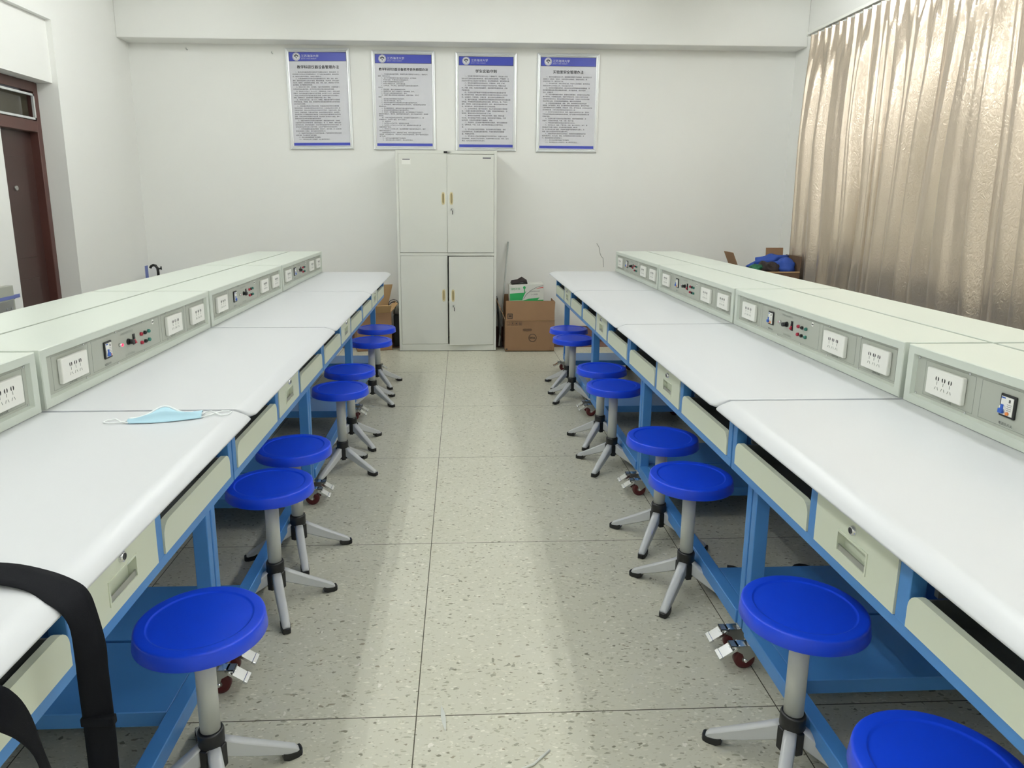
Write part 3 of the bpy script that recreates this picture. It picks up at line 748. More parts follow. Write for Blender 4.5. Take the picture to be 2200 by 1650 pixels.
# ------------------------------------------------------------ framed notices on the back wall
BODY = {
 0: "　　一、教学科研仪器设备是学校国有资产的重要组成部分，是保证教学、科\n研和管理工作正常进行的重要物质条件。为了加强仪器设备管理，提高投资效\n益，更好地为教学科研服务，特制定本管理办法。\n　　二、仪器设备管理的任务是对全校仪器设备的计划、采购、验收、使用、\n维修、保管和报废等全过程进行管理，做到合理配置，充分利用，提高设备的\n完好率、使用率，设备管理包括购置、验收、领用、维护、调拨等各个环节的\n技术管理、经济管理和动态管理。\n　　三、学校实行统一领导、归口管理、分级负责的管理体制，设备管理部门\n负责全校仪器设备的管理，各学院负责本单位仪器设备的使用与保管。\n　　四、单价在1000元以上（含1000元）、使用期限在一年以上、能独立使用\n的教学、科研仪器设备列为固定资产进行管理。单价低于1000元、使用年限在\n一年以上的耐用品列为低值仪器设备进行管理，由各单位指定专人负责登记、\n保管、领用和核对，设备管理部门定期进行检查、统计、管理。\n　　五、单价在10万元以上（含10万元）的精密、贵重仪器设备列为大型精密\n贵重仪器设备，其购置、使用、管理按学校大型仪器设备管理办法的有关规定\n执行并由专人管理。\n　　六、仪器设备应建立账卡和技术档案，仪器设备的技术资料应妥善保管，\n做到账物相符，仪器设备应安放在合适的环境中，大型设备应有专人操作，要\n定期维护保养，使用人员必须经过培训合格后方可操作。设备发生故障，应及\n时报告，并组织维修。仪器设备的调拨、报废应按规定办理手续，未经批准，\n任何单位和个人不得擅自处理仪器设备，不得将学校的仪器设备转为私人所有\n设备，外单位借用必须按规定手续办理，经主管部门批准后方可借出，借用（\n期满应及时归还并检查仪器设备的完好情况）。\n　　七、设备的使用单位应加强对设备的维护，提高设备的完好率、利用率，\n设备管理人员应认真履行职责，做到定期盘点，账、卡、物相符，使用人员应\n做好使用记录，按操作规程使用，对违反规定造成损坏丢失的按规定赔偿；对\n管理成绩突出的单位和个人给予表彰，对造成严重损失的追究相应责任。\n　　八、各学院要重视仪器设备的管理，配备专人，制定措施，按《仪器设备\n管理实施细则》的要求，做好设备的日常管理工作。\n　　九、鼓励教师和实验技术人员自制仪器设备，产品经鉴定后可按有关规定\n验收入账，列入固定资产进行管理。\n　　十、本办法由设备管理部门负责解释。\n　　十一、本办法自公布之日起施行，以上规定同时废止。",
 1: "　　一、为加强仪器设备的管理，增强师生爱护国家财产的责任心，根据有关\n规定，制定本办法。\n　　二、由于下列原因造成仪器设备损坏丢失的，应予赔偿：\n　　1、不听从指导，不遵守操作规程造成损坏；\n　　2、不遵守实验室规章制度造成损坏；\n　　3、未经批准擅自动用、拆卸仪器设备；\n　　4、工作失职、不负责任、使用保管不当造成仪器设备损坏、\n丢失的。\n　　5、因私借用、擅自出借造成损坏丢失；\n　　6、因保管不善，属于上述情形之一造成被盗、丢失；\n　　7、其它由于主观原因造成的损坏、丢失。\n　　三、因意外事故或其他客观原因造成，经鉴定确认，可免于\n赔偿：\n　　1、因仪器设备本身缺陷引起的损坏；\n　　2、经批准试用新设备、新方法；\n　　3、因自然灾害等不可抗拒因素造成仪器设备的损坏丢失；\n　　4、经学院鉴定，确属客观原因造成的其他损失，可酌情减免或者免除\n赔偿责任的。\n　　5、因长期使用老化、磨损造成仪器设备损坏的情况；\n　　6、因其他非责任原因造成仪器设备损坏的；\n　　7、实验中，因仪器设备的性能问题，在正常使用情况下发生意外，\n确因操作难度大、要求高，虽按照操作规程操作，但仍不能避免损坏，经查明\n属实的。\n　　四、凡属于责任事故造成损坏的，应根据情节轻重和损失大小，确\n定赔偿比例，对情节严重的，给予行政处分。\n　　五、赔偿标准\n　　1、单价在1000元以下的，由使用单位处理。\n　　2、单价在1000元以上10000元以下的，由使用单位提出意见报\n设备管理部门审批。\n　　3、单价在10000元以上的，由设备管理部门组织鉴定提出意见，报学\n校领导审批后执行。\n　　赔偿费由责任人承担，由财务部门收取，用于仪器设备的维修\n及购置。对长期拖欠的，学校将从工资或奖学金中扣除，情节严重的移送有关\n部门处理。\n　　六、本办法由设备管理部门负责解释。\n　　七、本办法自公布之日起执行，原办法同时废止。",
 2: "　　一、实验教学是高等学校教学中的一个重要环节。学生进入实验\n室前必须了解实验室的规章制度，接受必要的安全教育，严格遵守《江\n苏海洋大学学生实验室安全管理办法》及各项规章制度，遵守课堂纪律。\n　　二、学生应在规定的时间参加实验，不得迟到、早退、旷课。\n　　三、实验前必须认真预习实验指导书及实验内容，明确实验目\n的、步骤、原理，完成各种准备要求，经指导教师检查后可以，方能\n开始做实验。\n　　四、实验时必须严格遵守实验室的各项制度和仪器设备操作规\n程，科学进行实验，使用过程中要听从实验教师和实验技术人员的指\n导，认真操作，仔细观察，正确记录，真实记录实验数据和结果。\n　　五、爱护仪器设备，未经教师许可不得动用与本实验无关的仪器设备\n及物品，不得擅自将实验室物品带出实验室。要节约水、电、气及元\n器件、材料等。如发生仪器设备的损坏、丢失，要及时向指导教师报\n告，填写报告单，按有关管理规定进行处理及赔偿。\n　　六、注意实验安全，遵守安全规定，防止人身和设备安全事故发\n生，一旦发生事故要立即切断电源、气源等，并向指导教师报告，出\n现事故，要保护现场并及时向有关部门汇报。\n　　七、要保持实验室安静，不得在室内喧哗、吸烟、随地吐痰\n吃东西，非实验用品不得带入实验室。保持实验室环境整洁，不得\n乱丢杂物，实验完毕应整理好仪器桌椅，清洁。\n　　八、实验完毕，应切断教师要求整理实验器具，填写仪器使用登\n记，切断电源、气源、水源，经指导教师检查后方可离开实验\n室。\n　　九、学生应独立完成实验报告，及时认真完成实验报告，按时\n交指导教师批阅。实验报告要实事求是，不得抄袭他人实验数据\n据，不得弄虚作假。\n　　十、学生要进入开放实验室做自行设计的实验时，应事先与有关\n实验室联系，报告自己的实验目的、内容和所需实验仪器、材料，经同\n意后，在实验室安排的时间内进行。",
 3: "　　一、做好实验室的安全工作，是保障教学科研工作的前提，各实验室必须\n坚持树立“安全第一”的观点，加强安全和法制教育，增强安全意识，做\n好各项安全工作，保证安全工作。\n　　二、实验室实行校、院和实验室三级、实验中心负责管理，各学院和实\n验室应有专人负责安全工作，对实验室安全负责。\n　　三、实验室应根据各自特点，建立健全安全责任制和相关规章制度，实\n验室要经常检查各项安全措施落实情况，建立值班制度，落实安全责\n任人，定期检查。\n　　四、实验室要根据实验要求，配备相应消防器材，消防器材应放在明显\n便于取用处，并定期检查更换，周围不得堆放杂物，实验人员要熟悉各种\n消防器材的使用方法，做到会报警会使用灭火器材。实验室工作人员必须熟\n悉各种灭火设备，实验使用易燃易爆物品，要有专人保管使用。\n　　五、实验室应加强对剧毒、放射、生物、放射性等危险物品的监督\n和管理，对严重腐蚀、高温、高压等特殊的设备要加强检查，操作应严格执\n行操作规程实行双人双锁管理，实验废弃（污染、废气及废渣）的排放应按环保\n有关规定处理，凡发生安全事故的应按规定及时上报。\n　　六、各种安全仪器应定期检查、保养，确保安全使用符合上级，任何人\n不得以任何理由使用违章电器或私接线路，电气设备应有良好的接地和必要\n的保护措施。\n　　七、实验人员离开实验室时必须进行检查，切断不使用的电源，关\n好窗户，下班前切断电源、气源、水源、关好门窗。\n　　八、节假日期间使用实验室应办理手续并有专人。\n　　九、如发生火灾、被盗、严重污染、中毒、重大人身伤亡、财产、重\n要设备损坏等重大事故时，应立即采取应急措施，保护现\n场，并立即向保卫部门报告，对隐瞒不报或不及时报告的当事人，将\n依据、追究学校相关负责人和当事人责任。\n　　十、加强对实验人员的安全工作培训，定期组织安全教育和操作技\n能的训练学习，人员上岗、调离、人员变更应及时进行安全教育，实\n行、提高实验室安全的保障能力。\n　　十一、本办法由设备管理部门负责解释。\n　　十二、本办法自公布之日起执行，以上规定同时废止。"}
TITLES = ['教学科研仪器设备管理办法', '教学科研仪器设备损坏丢失赔偿办法', '学生实验守则', '实验室安全管理办法']
PQ = [(-1.58, 2.713, -1.002, 2.709, -.992, 1.829, -1.568, 1.832), (-.809, 2.707, -.230, 2.695, -.232, 1.831, -.805, 1.830),
      (-.047, 2.691, .518, 2.692, .516, 1.822, -.046, 1.829), (.703, 2.692, 1.283, 2.695, 1.275, 1.817, .706, 1.820)]
PLAB = ['silver framed notice, leftmost of the four on the back wall',
        'silver framed notice with the longest title, above the cabinet left corner',
        'silver framed notice with the shortest title, above the cabinet right corner',
        'silver framed notice, rightmost of the four on the back wall']
def notice(i):
    q = PQ[i]; xc = (q[0]+q[2]+q[4]+q[6])/4; zc = (q[1]+q[3]+q[5]+q[7])/4
    Wd = (q[2]-q[0]+q[4]-q[6])/2; Ht = (q[1]-q[7]+q[3]-q[5])/2
    ang = math.atan2((q[0]-q[6]+q[2]-q[4])/2, Ht)
    t = empty('framed_notice', (xc, YB-0.001, zc)); t.rotation_euler = (0, ang, 0)
    tag(t, PLAB[i], 'framed notice', 'framed notices on the back wall')
    hw, hh, fw = Wd/2, Ht/2, 0.030
    fr = MB('alu')
    pro = [(0, 0), (0, -0.014), (0.004, -0.018), (0.014, -0.020), (0.019, -0.015), (0.024, -0.018), (0.029, -0.014), (0.030, -0.008), (0.030, 0)]
    rings = []
    for sx, sz in ((-1, -1), (1, -1), (1, 1), (-1, 1)):
        rings.append([fr.bm.verts.new((sx*(hw-a), y, sz*(hh-a))) for a, y in pro])
    n = len(pro)
    for k in range(4):
        A, B = rings[k], rings[(k+1) % 4]
        for j in range(n-1): fr.bm.faces.new((A[j], A[j+1], B[j+1], B[j]))
    fr.build('frame', t)
    s = MB('paper'); iw, ih = hw-fw+0.002, hh-fw+0.002
    s.box(-iw, iw, -0.0085, -0.0065, -ih, ih, 'paper')
    sh = s.build('sheet', t)
    y = -0.0090
    bw = iw-0.004
    b = MB('posterblue'); b.box(-bw, bw, y-0.0004, y+0.0005, ih-0.083, ih-0.006, 'posterblue')
    for a in ((-bw, bw, ih-0.009, ih-0.006), (-bw, bw, ih-0.084, ih-0.081), (-bw, -bw+.003, ih-0.084, ih-.006), (bw-.003, bw, ih-.084, ih-.006)): b.box(a[0], a[1], y-0.0006, y, a[2], a[3], 'ink')
    T = lambda x, z, k=0: Matrix.Translation((x, y-0.0008-k, z)) @ Matrix.Rotation(PI/2, 4, 'X')
    ex, ez = -bw+0.067, ih-0.045
    b.cyl((ex, y, ez), (ex, y-0.0012, ez), 0.0345, 'paper', 32)
    ring = [(0.028, 0.0012), (0.029, 0.0016), (0.030, 0.0012)]
    b.lathe([(0.0285, 0.0012), (0.0295, 0.0016), (0.0305, 0.0012)], 'inkgrey', 32, Matrix.Translation((ex, y, ez)) @ Matrix.Rotation(PI/2, 4, 'X'), cap=False)
    b.tube([(ex+0.015*math.cos(a), y-0.0015, ez+0.003+0.012*math.sin(a)) for a in [PI*(-0.1+1.2*k/10) for k in range(11)]], 0.004, 'ink', 6)
    b.tube([(ex+0.006*math.cos(a), y-0.0018, ez+0.001+0.007*math.sin(a)) for a in [PI*(0.2+1.5*k/10) for k in range(11)]], 0.002, 'ink', 6)
    b.box(ex-0.003, ex+0.002, y-0.002, y-0.001, ez-0.016, ez-0.002, 'ink')
    add_text(b, '江苏海洋大学', 0.026, T(ex+0.044, ez-0.004), 'paper', spacing=1.0)
    add_text(b, 'JIANGSU OCEAN UNIVERSITY', 0.0102, T(ex+0.044, ez-0.021), 'paper')
    b.build('header_band', sh)
    b = MB('posterblue'); b.box(-bw, bw, y-0.0004, y+0.0005, -ih+0.006, -ih+0.030, 'posterblue'); b.build('footer_band', sh)
    b = MB('ink'); n = len(TITLES[i]); cs = {12: 0.0315, 16: 0.028, 6: 0.033, 9: 0.0315}[n]
    add_text(b, TITLES[i], cs, T(0, ih-0.145), 'ink', align='CENTER', res=2); add_text(b, TITLES[i], cs, T(0.0008, ih-0.1455), 'ink', align='CENTER', res=2)
    b.build('title', sh)
    b = MB('inkgrey')
    lines = BODY[i].split('\n'); mxl = max(len(l) for l in lines)
    usable = 2*(bw-0.024); sz = min(usable/mxl, 0.016)
    lh = (2*ih-0.175-0.045)/len(lines)
    add_text(b, BODY[i], sz, T(-bw+0.024, ih-0.182), 'inkgrey', line=lh/sz, res=1)
    b.build('body_text', sh)
for i in range(4): notice(i)
# nails left in the wall
for n_, (x, z, lb) in enumerate(((-2.442, 2.683, 'small bent nail high on the back wall at far left'), (-1.69, 2.66, 'small nail in the back wall left of the first notice'))):
    b = MB('steel'); b.tube([(0, 0, 0), (0, -0.03, 0.0), (0, -0.036, 0.012)], 0.004, 'steel', 6)
    tag(b.build('nail', loc=(x, YB, z)), lb, 'nail')

# ------------------------------------------------------------ cartons
def flap(mb, p0, p1, d, m='card', th=0.005):
    """thick card flap from edge p0-p1 along vector d"""
    p0, p1, d = Vector(p0), Vector(p1), Vector(d); n = (p1-p0).cross(d).normalized()*th
    q = [p0, p1, p1+d, p0+d]; v = [mb.bm.verts.new(a) for a in q]+[mb.bm.verts.new(a+n) for a in q]; mi = mb._mi(m)
    for f in ((0, 1, 2, 3), (7, 6, 5, 4), (0, 4, 5, 1), (1, 5, 6, 2), (2, 6, 7, 3), (3, 7, 4, 0)):
        mb.bm.faces.new([v[k] for k in f]).material_index = mi
def open_box(mb, x0, x1, y0, y1, z0, z1, m='card', th=0.006, inner=None):
    mb.box(x0, x1, y0, y1, z0, z0+th, m); mb.box(x0, x1, y0, y0+th, z0, z1, m); mb.box(x0, x1, y1-th, y1, z0, z1, m)
    mb.box(x0, x0+th, y0+th, y1-th, z0, z1, m); mb.box(x1-th, x1, y0+th, y1-th, z0, z1, m)
t = empty('cardboard_box', (0.627, 6.405, 0)); tag(t, 'large brown cardboard box with a round logo, right of the grey cabinet', 'box')
b = MB('card'); W = 0.2275; D = 0.34
open_box(b, -W, W, 0, D, 0.001, 0.293, 'card'); b.box(-W+.001, W-.001, -0.001, 0.001, 0.2905, 0.2945, 'cardlt'); b.build('body', t)
b = MB('card'); flap(b, (-W+.004, 0.0, 0.294), (W-.002, 0.0, 0.294), (0.0, 0.012, 0.178)); fl = b.build('front_flap', t)
b = MB('carddk'); flap(b, (-W, 0.01, 0.293), (-W, D-.01, 0.293), (-0.085, 0, 0.19), 'card'); b.build('side_flap', t)
b = MB('carddk'); flap(b, (W, D-.01, 0.293), (W, 0.05, 0.293), (0.012, 0.02, 0.16), 'card'); b.build('side_flap', t)
b = MB('card'); flap(b, (-W, D, 0.293), (W-.15, D, 0.293), (0.0, 0.02, 0.20), 'card'); b.build('back_flap', t)
b = MB('ink'); y = -0.0012
R2 = lambda x, z: Matrix.Translation((x, y, z)) @ Matrix.Rotation(PI/2, 4, 'X')
cx, cz = 0.025, 0.130
b.lathe([(0.0325, 0), (0.0325, 0.0006), (0.0368, 0.0006), (0.0368, 0)], 'ink', 40, R2(cx, cz), cap=False)
for k_ in range(3): add_text(b, 'DELL', 0.024, R2(cx+0.0006*k_, cz-0.008), 'ink', align='CENTER', res=3)
pts = [(cx-0.05+0.017*math.cos(a), 0.207+0.008*math.sin(a)) for a in [2*PI*k/16 for k in range(16)]]
hp = rrect(-0.065, 0.02, 0.194, 0.216, 0.0105); hp = [(-0.055, 0.194), (0.01, 0.194), (0.018, 0.199), (0.02, 0.206), (0.016, 0.213), (0.008, 0.216), (-0.053, 0.216), (-0.061, 0.213), (-0.065, 0.206), (-0.063, 0.199)]
b.prism(hp, y-0.0002, 0.0, 'y', 'carddk')
for k in range(4):
    x = -W+0.015+k*0.037
    for a in ((x, x+0.027, 0.2475, 0.2487), (x, x+0.027, 0.2785, 0.2797), (x, x+0.0012, 0.2475, 0.2797), (x+0.0258, x+0.027, 0.2475, 0.2797)): b.box(a[0], a[1], y, 0, a[2], a[3], 'ink')
    if k == 1: b.prism([(x+0.0135, 0.258), (x+0.019, 0.272), (x+0.008, 0.272)], y, 0, 'y', 'ink')
    if k == 2: b.prism([(x+0.006, 0.262), (x+0.014, 0.272), (x+0.021, 0.268), (x+0.013, 0.259)], y, 0, 'y', 'ink')
    if k == 3: b.box(x+0.006, x+0.010, y, 0, 0.254, 0.274, 'ink'); b.box(x+0.017, x+0.021, y, 0, 0.254, 0.274, 'ink')
    b.box(x+0.007, x+0.020, y, 0, 0.2515, 0.2535, 'ink')
b.box(-W+0.006, -W+0.022, y, 0, 0.018, 0.030, 'ink')
for a in ((W-0.04, W-0.024, 0.012, 0.0132), (W-0.04, W-0.024, 0.037, 0.0382), (W-0.04, W-0.0388, 0.012, 0.038), (W-0.0252, W-0.024, 0.012, 0.038)): b.box(a[0], a[1], y, 0, a[2], a[3], 'carddk')
b.build('printing', t)
b = MB('ink'); zz = 0.31
for a in ((0, 0.046, 0, 0.005), (0, 0.046, 0.041, 0.046), (0, 0.005, 0, 0.046), (0.041, 0.046, 0.004, 0.046)): b.box(-W+0.02+a[0], -W+0.02+a[1], -0.0062+0.001, -0.0045+0.004, zz+a[2], zz+a[3], 'ink')
for k in range(3): b.box(-W+0.032, -W+0.056, -0.006, -0.0005, zz+0.016+k*0.006, zz+0.019+k*0.006, 'ink')
b.build('square_mark', fl)

# inner white and green carton with black bag
t = empty('printed_carton', (0.61, 6.50, 0.30)); t.rotation_euler = (0, math.radians(-2.5), 0)
tag(t, 'white and green printed carton standing inside the large brown box', 'box')
b = MB('whitecard'); b.box(-0.158, 0.160, 0, 0.18, 0.0, 0.315, 'whitecard', 0.004); b.build('body', t)
b = MB('greenprint')
y = -0.001
b.prism([(-0.155, 0.170), (-0.155, 0.235), (-0.02, 0.238), (0.0, 0.255), (-0.03, 0.20), (-0.04, 0.170)], y, 0, 'y', 'greenprint')
b.prism([(-0.04, 0.165), (0.02, 0.180), (0.12, 0.187), (0.10, 0.165)], y, 0, 'y', 'greenprint')
b.box(-0.155, 0.155, y, 0, 0.152, 0.166, 'greenprint')
b.cyl((-0.018, 0, 0.286), (-0.018, y, 0.286), 0.013, 'greenprint', 18); b.box(-0.022, -0.014, y, 0, 0.24, 0.278, 'greenprint')
b.prism([(0.09, 0.272), (0.157, 0.285), (0.157, 0.276), (0.09, 0.270)], y-.0002, 0, 'y', 'redprint')
b.tube([(-0.03, y, 0.18), (0.0, y, 0.225), (0.05, y, 0.262), (0.10, y, 0.285), (0.157, y, 0.298)], 0.0015, 'inkgrey', 4)
R3 = lambda x, z: Matrix.Translation((x, y-0.0003, z)) @ Matrix.Rotation(PI/2, 4, 'X')
add_text(b, '绿色环保', 0.022, R3(-0.145, 0.268), 'greenprint'); add_text(b, '好品质源自科技创新', 0.010, R3(0.035, 0.243), 'inkgrey'); add_text(b, '小心轻放', 0.016, R3(0.04, 0.212), 'inkgrey')
b.build('printing', t)
def blob(mb, c, r, m, seed=0, nu=20, nv=12, rough=0.35):
    def fn(u, v):
        a = 2*PI*u; p = PI*v; d = Vector((math.sin(p)*math.cos(a), math.sin(p)*math.sin(a), math.cos(p)))
        k = 1+rough*noise.noise(d*1.7+Vector((seed, 0, 0)))
        q = Vector((c[0]+r[0]*d.x*k, c[1]+r[1]*d.y*k, c[2]+r[2]*d.z*k))
        q.z = max(q.z, c[2]-r[2]*0.8); return q
    mb.grid(fn, nu, nv, m)
b = MB('darkcloth')
pts = [(-0.10, 0.0), (-0.095, 0.025), (-0.04, 0.035), (0.0, 0.058), (0.045, 0.036), (0.05, 0.012), (0.045, 0.0)]
def fold(u, v):
    k = u*(len(pts)-1); i = min(int(k), len(pts)-2); f = k-i
    x = pts[i][0]*(1-f)+pts[i+1][0]*f; z = pts[i][1]*(1-f)+pts[i+1][1]*f
    yy = 0.15*v; s = math.sin(PI*min(max(v, .02), .98))**0.4
    return (x, yy, z*s*(1+0.15*noise.noise(Vector((x*20, v*3, 2)))))
b.grid(fold, 24, 10, 'darkcloth', thick=0.004)
o = b.build('black_bag', loc=(0.56, 6.51, 0.616)); tag(o, 'crumpled black cloth bag on top of the green and white carton', 'bag')

# dark boards and a grey rod leaning behind the big box
b = MB('darkboard'); b.prism([(0.0, 0.0), (0.012, 0.0), (-0.028, 0.47), (-0.040, 0.47)], 0.0, 0.16, 'y', 'darkboard')
tag(b.build('dark_board', loc=(0.368, 6.60, 0.004)), 'thin dark board leaning between the cabinet and the brown box', 'board')
b = MB('rod'); b.tube([(0.352, 6.58, 0.02), (0.449, 6.855, 0.985)], 0.008, 'rod', 8)
tag(b.build('leaning_rod'), 'thin grey rod leaning on the wall right of the cabinet', 'rod')

# carton left of the cabinet with raised flaps and cables
t = empty('cardboard_box', (-0.805, 6.47, 0)); t.rotation_euler = (0, 0, math.radians(14)); tag(t, 'open brown cardboard box with raised flaps, left of the grey cabinet', 'box')
b = MB('card'); open_box(b, -0.16, 0.16, 0, 0.25, 0.001, 0.36, 'card'); b.build('body', t)
b = MB('cardlt'); flap(b, (-0.16, 0.25, 0.36), (0.16, 0.25, 0.36), (0.05, -0.03, 0.23), 'cardlt'); b.build('back_flap', t)
b = MB('cardlt'); flap(b, (0.16, 0.02, 0.36), (0.16, 0.23, 0.36), (0.065, 0.0, 0.075), 'cardlt'); b.build('side_flap', t)
b = MB('cardlt'); flap(b, (-0.14, 0.0, 0.36), (0.15, 0.0, 0.36), (0.0, -0.09, 0.075), 'cardlt'); b.build('front_flap', t)
b = MB('darkboard'); b.box(-0.06, 0.0, 0, 0.16, 0, 0.30, 'black', 0.004)
tag(b.build('dark_case', loc=(-0.585, 6.66, 0.004)), 'dark flat case standing between the left cardboard box and the cabinet', 'case')
b = MB('white'); b.box(-0.04, 0.04, -0.02, 0.02, 0.0, 0.11, 'white', 0.006); b.cyl((0.02, -0.0205, 0.05), (0.02, -0.023, 0.05), 0.008, 'black', 12)
tag(b.build('power_adapter', loc=(-0.618, 6.74, 0.304)), 'white power adapter on the dark case beside the cabinet', 'adapter')
b = MB('cablack')
for pts in ([(-0.035, 0, 0.0), (-0.02, 0.0, 0.045), (0.015, -0.01, 0.062), (0.05, 0, 0.05), (0.064, 0, 0.01), (0.06, 0, -0.07), (0.066, 0, -0.17), (0.062, 0, -0.30)],
            [(-0.03, -0.01, 0.01), (0.0, -0.02, 0.035), (0.04, -0.02, 0.03), (0.03, -0.02, -0.03), (0.022, -0.02, -0.075)],
            [(-0.04, 0.01, -0.01), (-0.01, 0.01, 0.03), (0.03, 0.0, 0.045), (0.055, 0.0, 0.03)]):
    P_ = [Vector(p) for p in pts]; Q_ = []
    for k in range(len(P_)-1):
        a, b0, c0, d0 = P_[max(k-1, 0)], P_[k], P_[k+1], P_[min(k+2, len(P_)-1)]
        for q in range(5):
            f = q/5; Q_.append(0.5*((2*b0)+(-a+c0)*f+(2*a-5*b0+4*c0-d0)*f*f+(-a+3*b0-3*c0+d0)*f**3))
    b.tube(Q_+[P_[-1]], 0.0032, 'cablack', 6)
tag(b.build('coiled_cable', loc=(-0.66, 6.68, 0.39)), 'black cable looped over the white adapter beside the cabinet', 'cable')

# box at the right corner behind the consoles
t = empty('cardboard_box', (2.62, 6.0, 0)); tag(t, 'closed brown cardboard box under the open box by the curtain', 'box')
b = MB('card'); b.box(-0.26, 0.26, 0, 0.34, 0.001, 0.40, 'card', 0.004); b.build('body', t)
b = MB('cardlt'); b.box(-0.262, 0.262, 0.15, 0.19, 0.4, 0.402, 'cardlt'); b.build('packing_tape', t)
t = empty('cardboard_box', (2.66, 6.0, 0.403)); tag(t, 'open brown cardboard box holding blue cloth, in the corner by the curtain', 'box')
b = MB('carddk'); open_box(b, -0.25, 0.26, 0, 0.34, 0.0, 0.373, 'carddk'); b.box(-0.25, 0.26, -0.002, 0.008, 0.366, 0.375, 'cardlt'); b.build('body', t)
b = MB('card'); flap(b, (-0.25, 0.05, 0.373), (-0.25, 0.26, 0.373), (-0.07, 0.0, 0.16), 'card'); b.build('side_flap', t)
b = MB('card'); flap(b, (0.10, 0.34, 0.373), (0.258, 0.34, 0.373), (0.0, 0.015, 0.185), 'card'); b.build('back_flap', t)
b = MB('darkcloth'); flap(b, (0.26, 0.30, 0.373), (0.26, 0.0, 0.373), (0.01, 0.0, 0.13), 'carddk'); b.build('side_flap', t)
b = MB('bluecloth'); blob(b, (0, 0, 0), (0.10, 0.10, 0.075), 'bluecloth', 3); tag(b.build('blue_cloth', loc=(2.83, 6.12, 0.81)), 'crumpled blue cloth at the right of the open corner box', 'cloth')
b = MB('bluecloth'); blob(b, (0, 0, 0), (0.15, 0.06, 0.05), 'bluecloth', 8, rough=0.6); o = b.build('blue_cloth', loc=(2.73, 6.24, 0.85)); o.rotation_euler = (0, math.radians(-14), 0); tag(o, 'second blue cloth bundle lying at the back of the open corner box', 'cloth')
b = MB('darkcloth'); blob(b, (0, 0, 0), (0.09, 0.08, 0.055), 'darkcloth', 5, rough=0.6); tag(b.build('dark_cloth', loc=(2.68, 6.10, 0.80)), 'dark brown cloth in the middle of the open corner box', 'cloth')
b = MB('greencloth'); blob(b, (0, 0, 0), (0.07, 0.06, 0.045), 'greencloth', 6); tag(b.build('green_cloth', loc=(2.57, 6.09, 0.79)), 'dark green cloth at the left of the open corner box', 'cloth')

# ------------------------------------------------------------ sink and tap, electric box
t = empty('sink', (-2.68, 6.58, 0)); tag(t, 'white sink with black tap in the far left corner', 'sink')
b = MB('ceramic'); b.box(-0.2, 0.2, -0.2, 0.2, 0.001, 0.52, 'ceramic', 0.01); open_box(b, -0.24, 0.24, -0.22, 0.24, 0.52, 0.64, 'ceramic', 0.02); b.build('basin', t)
b = MB('blacksteel')
b.cyl((-0.085, 0.02, 0.541), (-0.085, 0.02, 0.56), 0.022, 'blacksteel', 16)
b.tube([(-0.085, 0.02, 0.55), (-0.085, 0.02, 0.72), (-0.088, 0.02, 0.755), (-0.102, 0.018, 0.778), (-0.122, 0.016, 0.784), (-0.14, 0.014, 0.774), (-0.15, 0.012, 0.757)], 0.012, 'blacksteel', 10)
b.cyl((-0.085, 0.02, 0.745), (-0.055, 0.02, 0.757), 0.007, 'blacksteel', 8); b.cyl((-0.056, 0.02, 0.742), (-0.056, 0.02, 0.772), 0.007, 'blacksteel', 8)
b.build('tap', t)
b = MB('tapeblue'); b.box(0, 0.003, -0.06, 0, 0, 0.13, 'tapeblue'); tag(b.build('tape_strip', loc=(XL+0.0005, 6.84, 0.63)), 'short vertical strip of blue tape in the far left corner', 'tape')
t = empty('switch_box', (XL, 4.60, 0.72)); tag(t, 'grey electric switch box on the door wall at the left edge', 'switch box')
b = MB('boxgrey'); b.box(0, 0.045, -0.13, 0.13, -0.09, 0.095, 'boxgrey', 0.004); b.build('box', t)
b = MB('steel'); b.box(0.045, 0.05, -0.11, 0.105, -0.085, 0.0, 'slide', 0.001)
for yy in (0.03, 0.08): b.cyl((0.05, yy, -0.05), (0.056, yy, -0.05), 0.009, 'steel', 12)
b.build('inner_plate', t)
b = MB('tapeblue'); b.box(0.046, 0.0475, -0.13, 0.135, 0.008, 0.03, 'tapeblue'); b.box(0.001, 0.0025, 0.13, 0.26, 0.0, 0.024, 'tapeblue'); b.box(0.001, 0.0475, 0.1305, 0.132, 0.004, 0.03, 'tapeblue')
b.build('blue_tape', t)

# ------------------------------------------------------------ face mask on the left bench
t = empty('face_mask', (-0.752, 1.765, ZT+0.001)); t.rotation_euler = (0, 0, math.radians(14)); tag(t, 'light blue disposable face mask lying on the near left tabletop', 'face mask')
def mfn(u, v):
    x = (u-0.5)*0.172; s = math.sin(PI*u); pk = math.exp(-((u-0.46)/0.2)**2)
    y = -0.030-0.012*s+0.032*v+0.034*v*pk + 0.016*(u-.3)*v
    edge = 0.006+0.006*u
    lip = math.exp(-((v-0.35)/0.12)**2)*(0.012*s)
    z = 0.002 + edge*math.sin(PI*min(v, 1)*0.9) + lip + 0.017*pk*(v**1.5) - 0.008*math.exp(-((v-0.55)/0.1)**2)*s*(1-pk)
    return (x, y, max(z, 0.001))
b = MB('maskblue'); b.grid(mfn, 36, 20, 'maskblue', thick=0.0015); b.build('mask_body', t)
for u0, u1, vv in ((0.08, 0.42, 0.50), (0.60, 0.93, 0.58)):
    b = MB('maskdeep'); b.grid(lambda u, v: Vector(mfn(u0+(u1-u0)*u, vv+0.13*(v-0.5)*math.sin(PI*u)))+Vector((0, -0.0012, 0.0026)), 14, 3, 'maskdeep'); b.build('pleat', t)
b = MB('maskwhite'); b.tube([Vector(mfn(k/24, 1.0))+Vector((0, 0.001, 0.0015)) for k in range(25)], 0.0026, 'maskwhite', 6); b.build('nose_band', t)
b = MB('maskwhite')
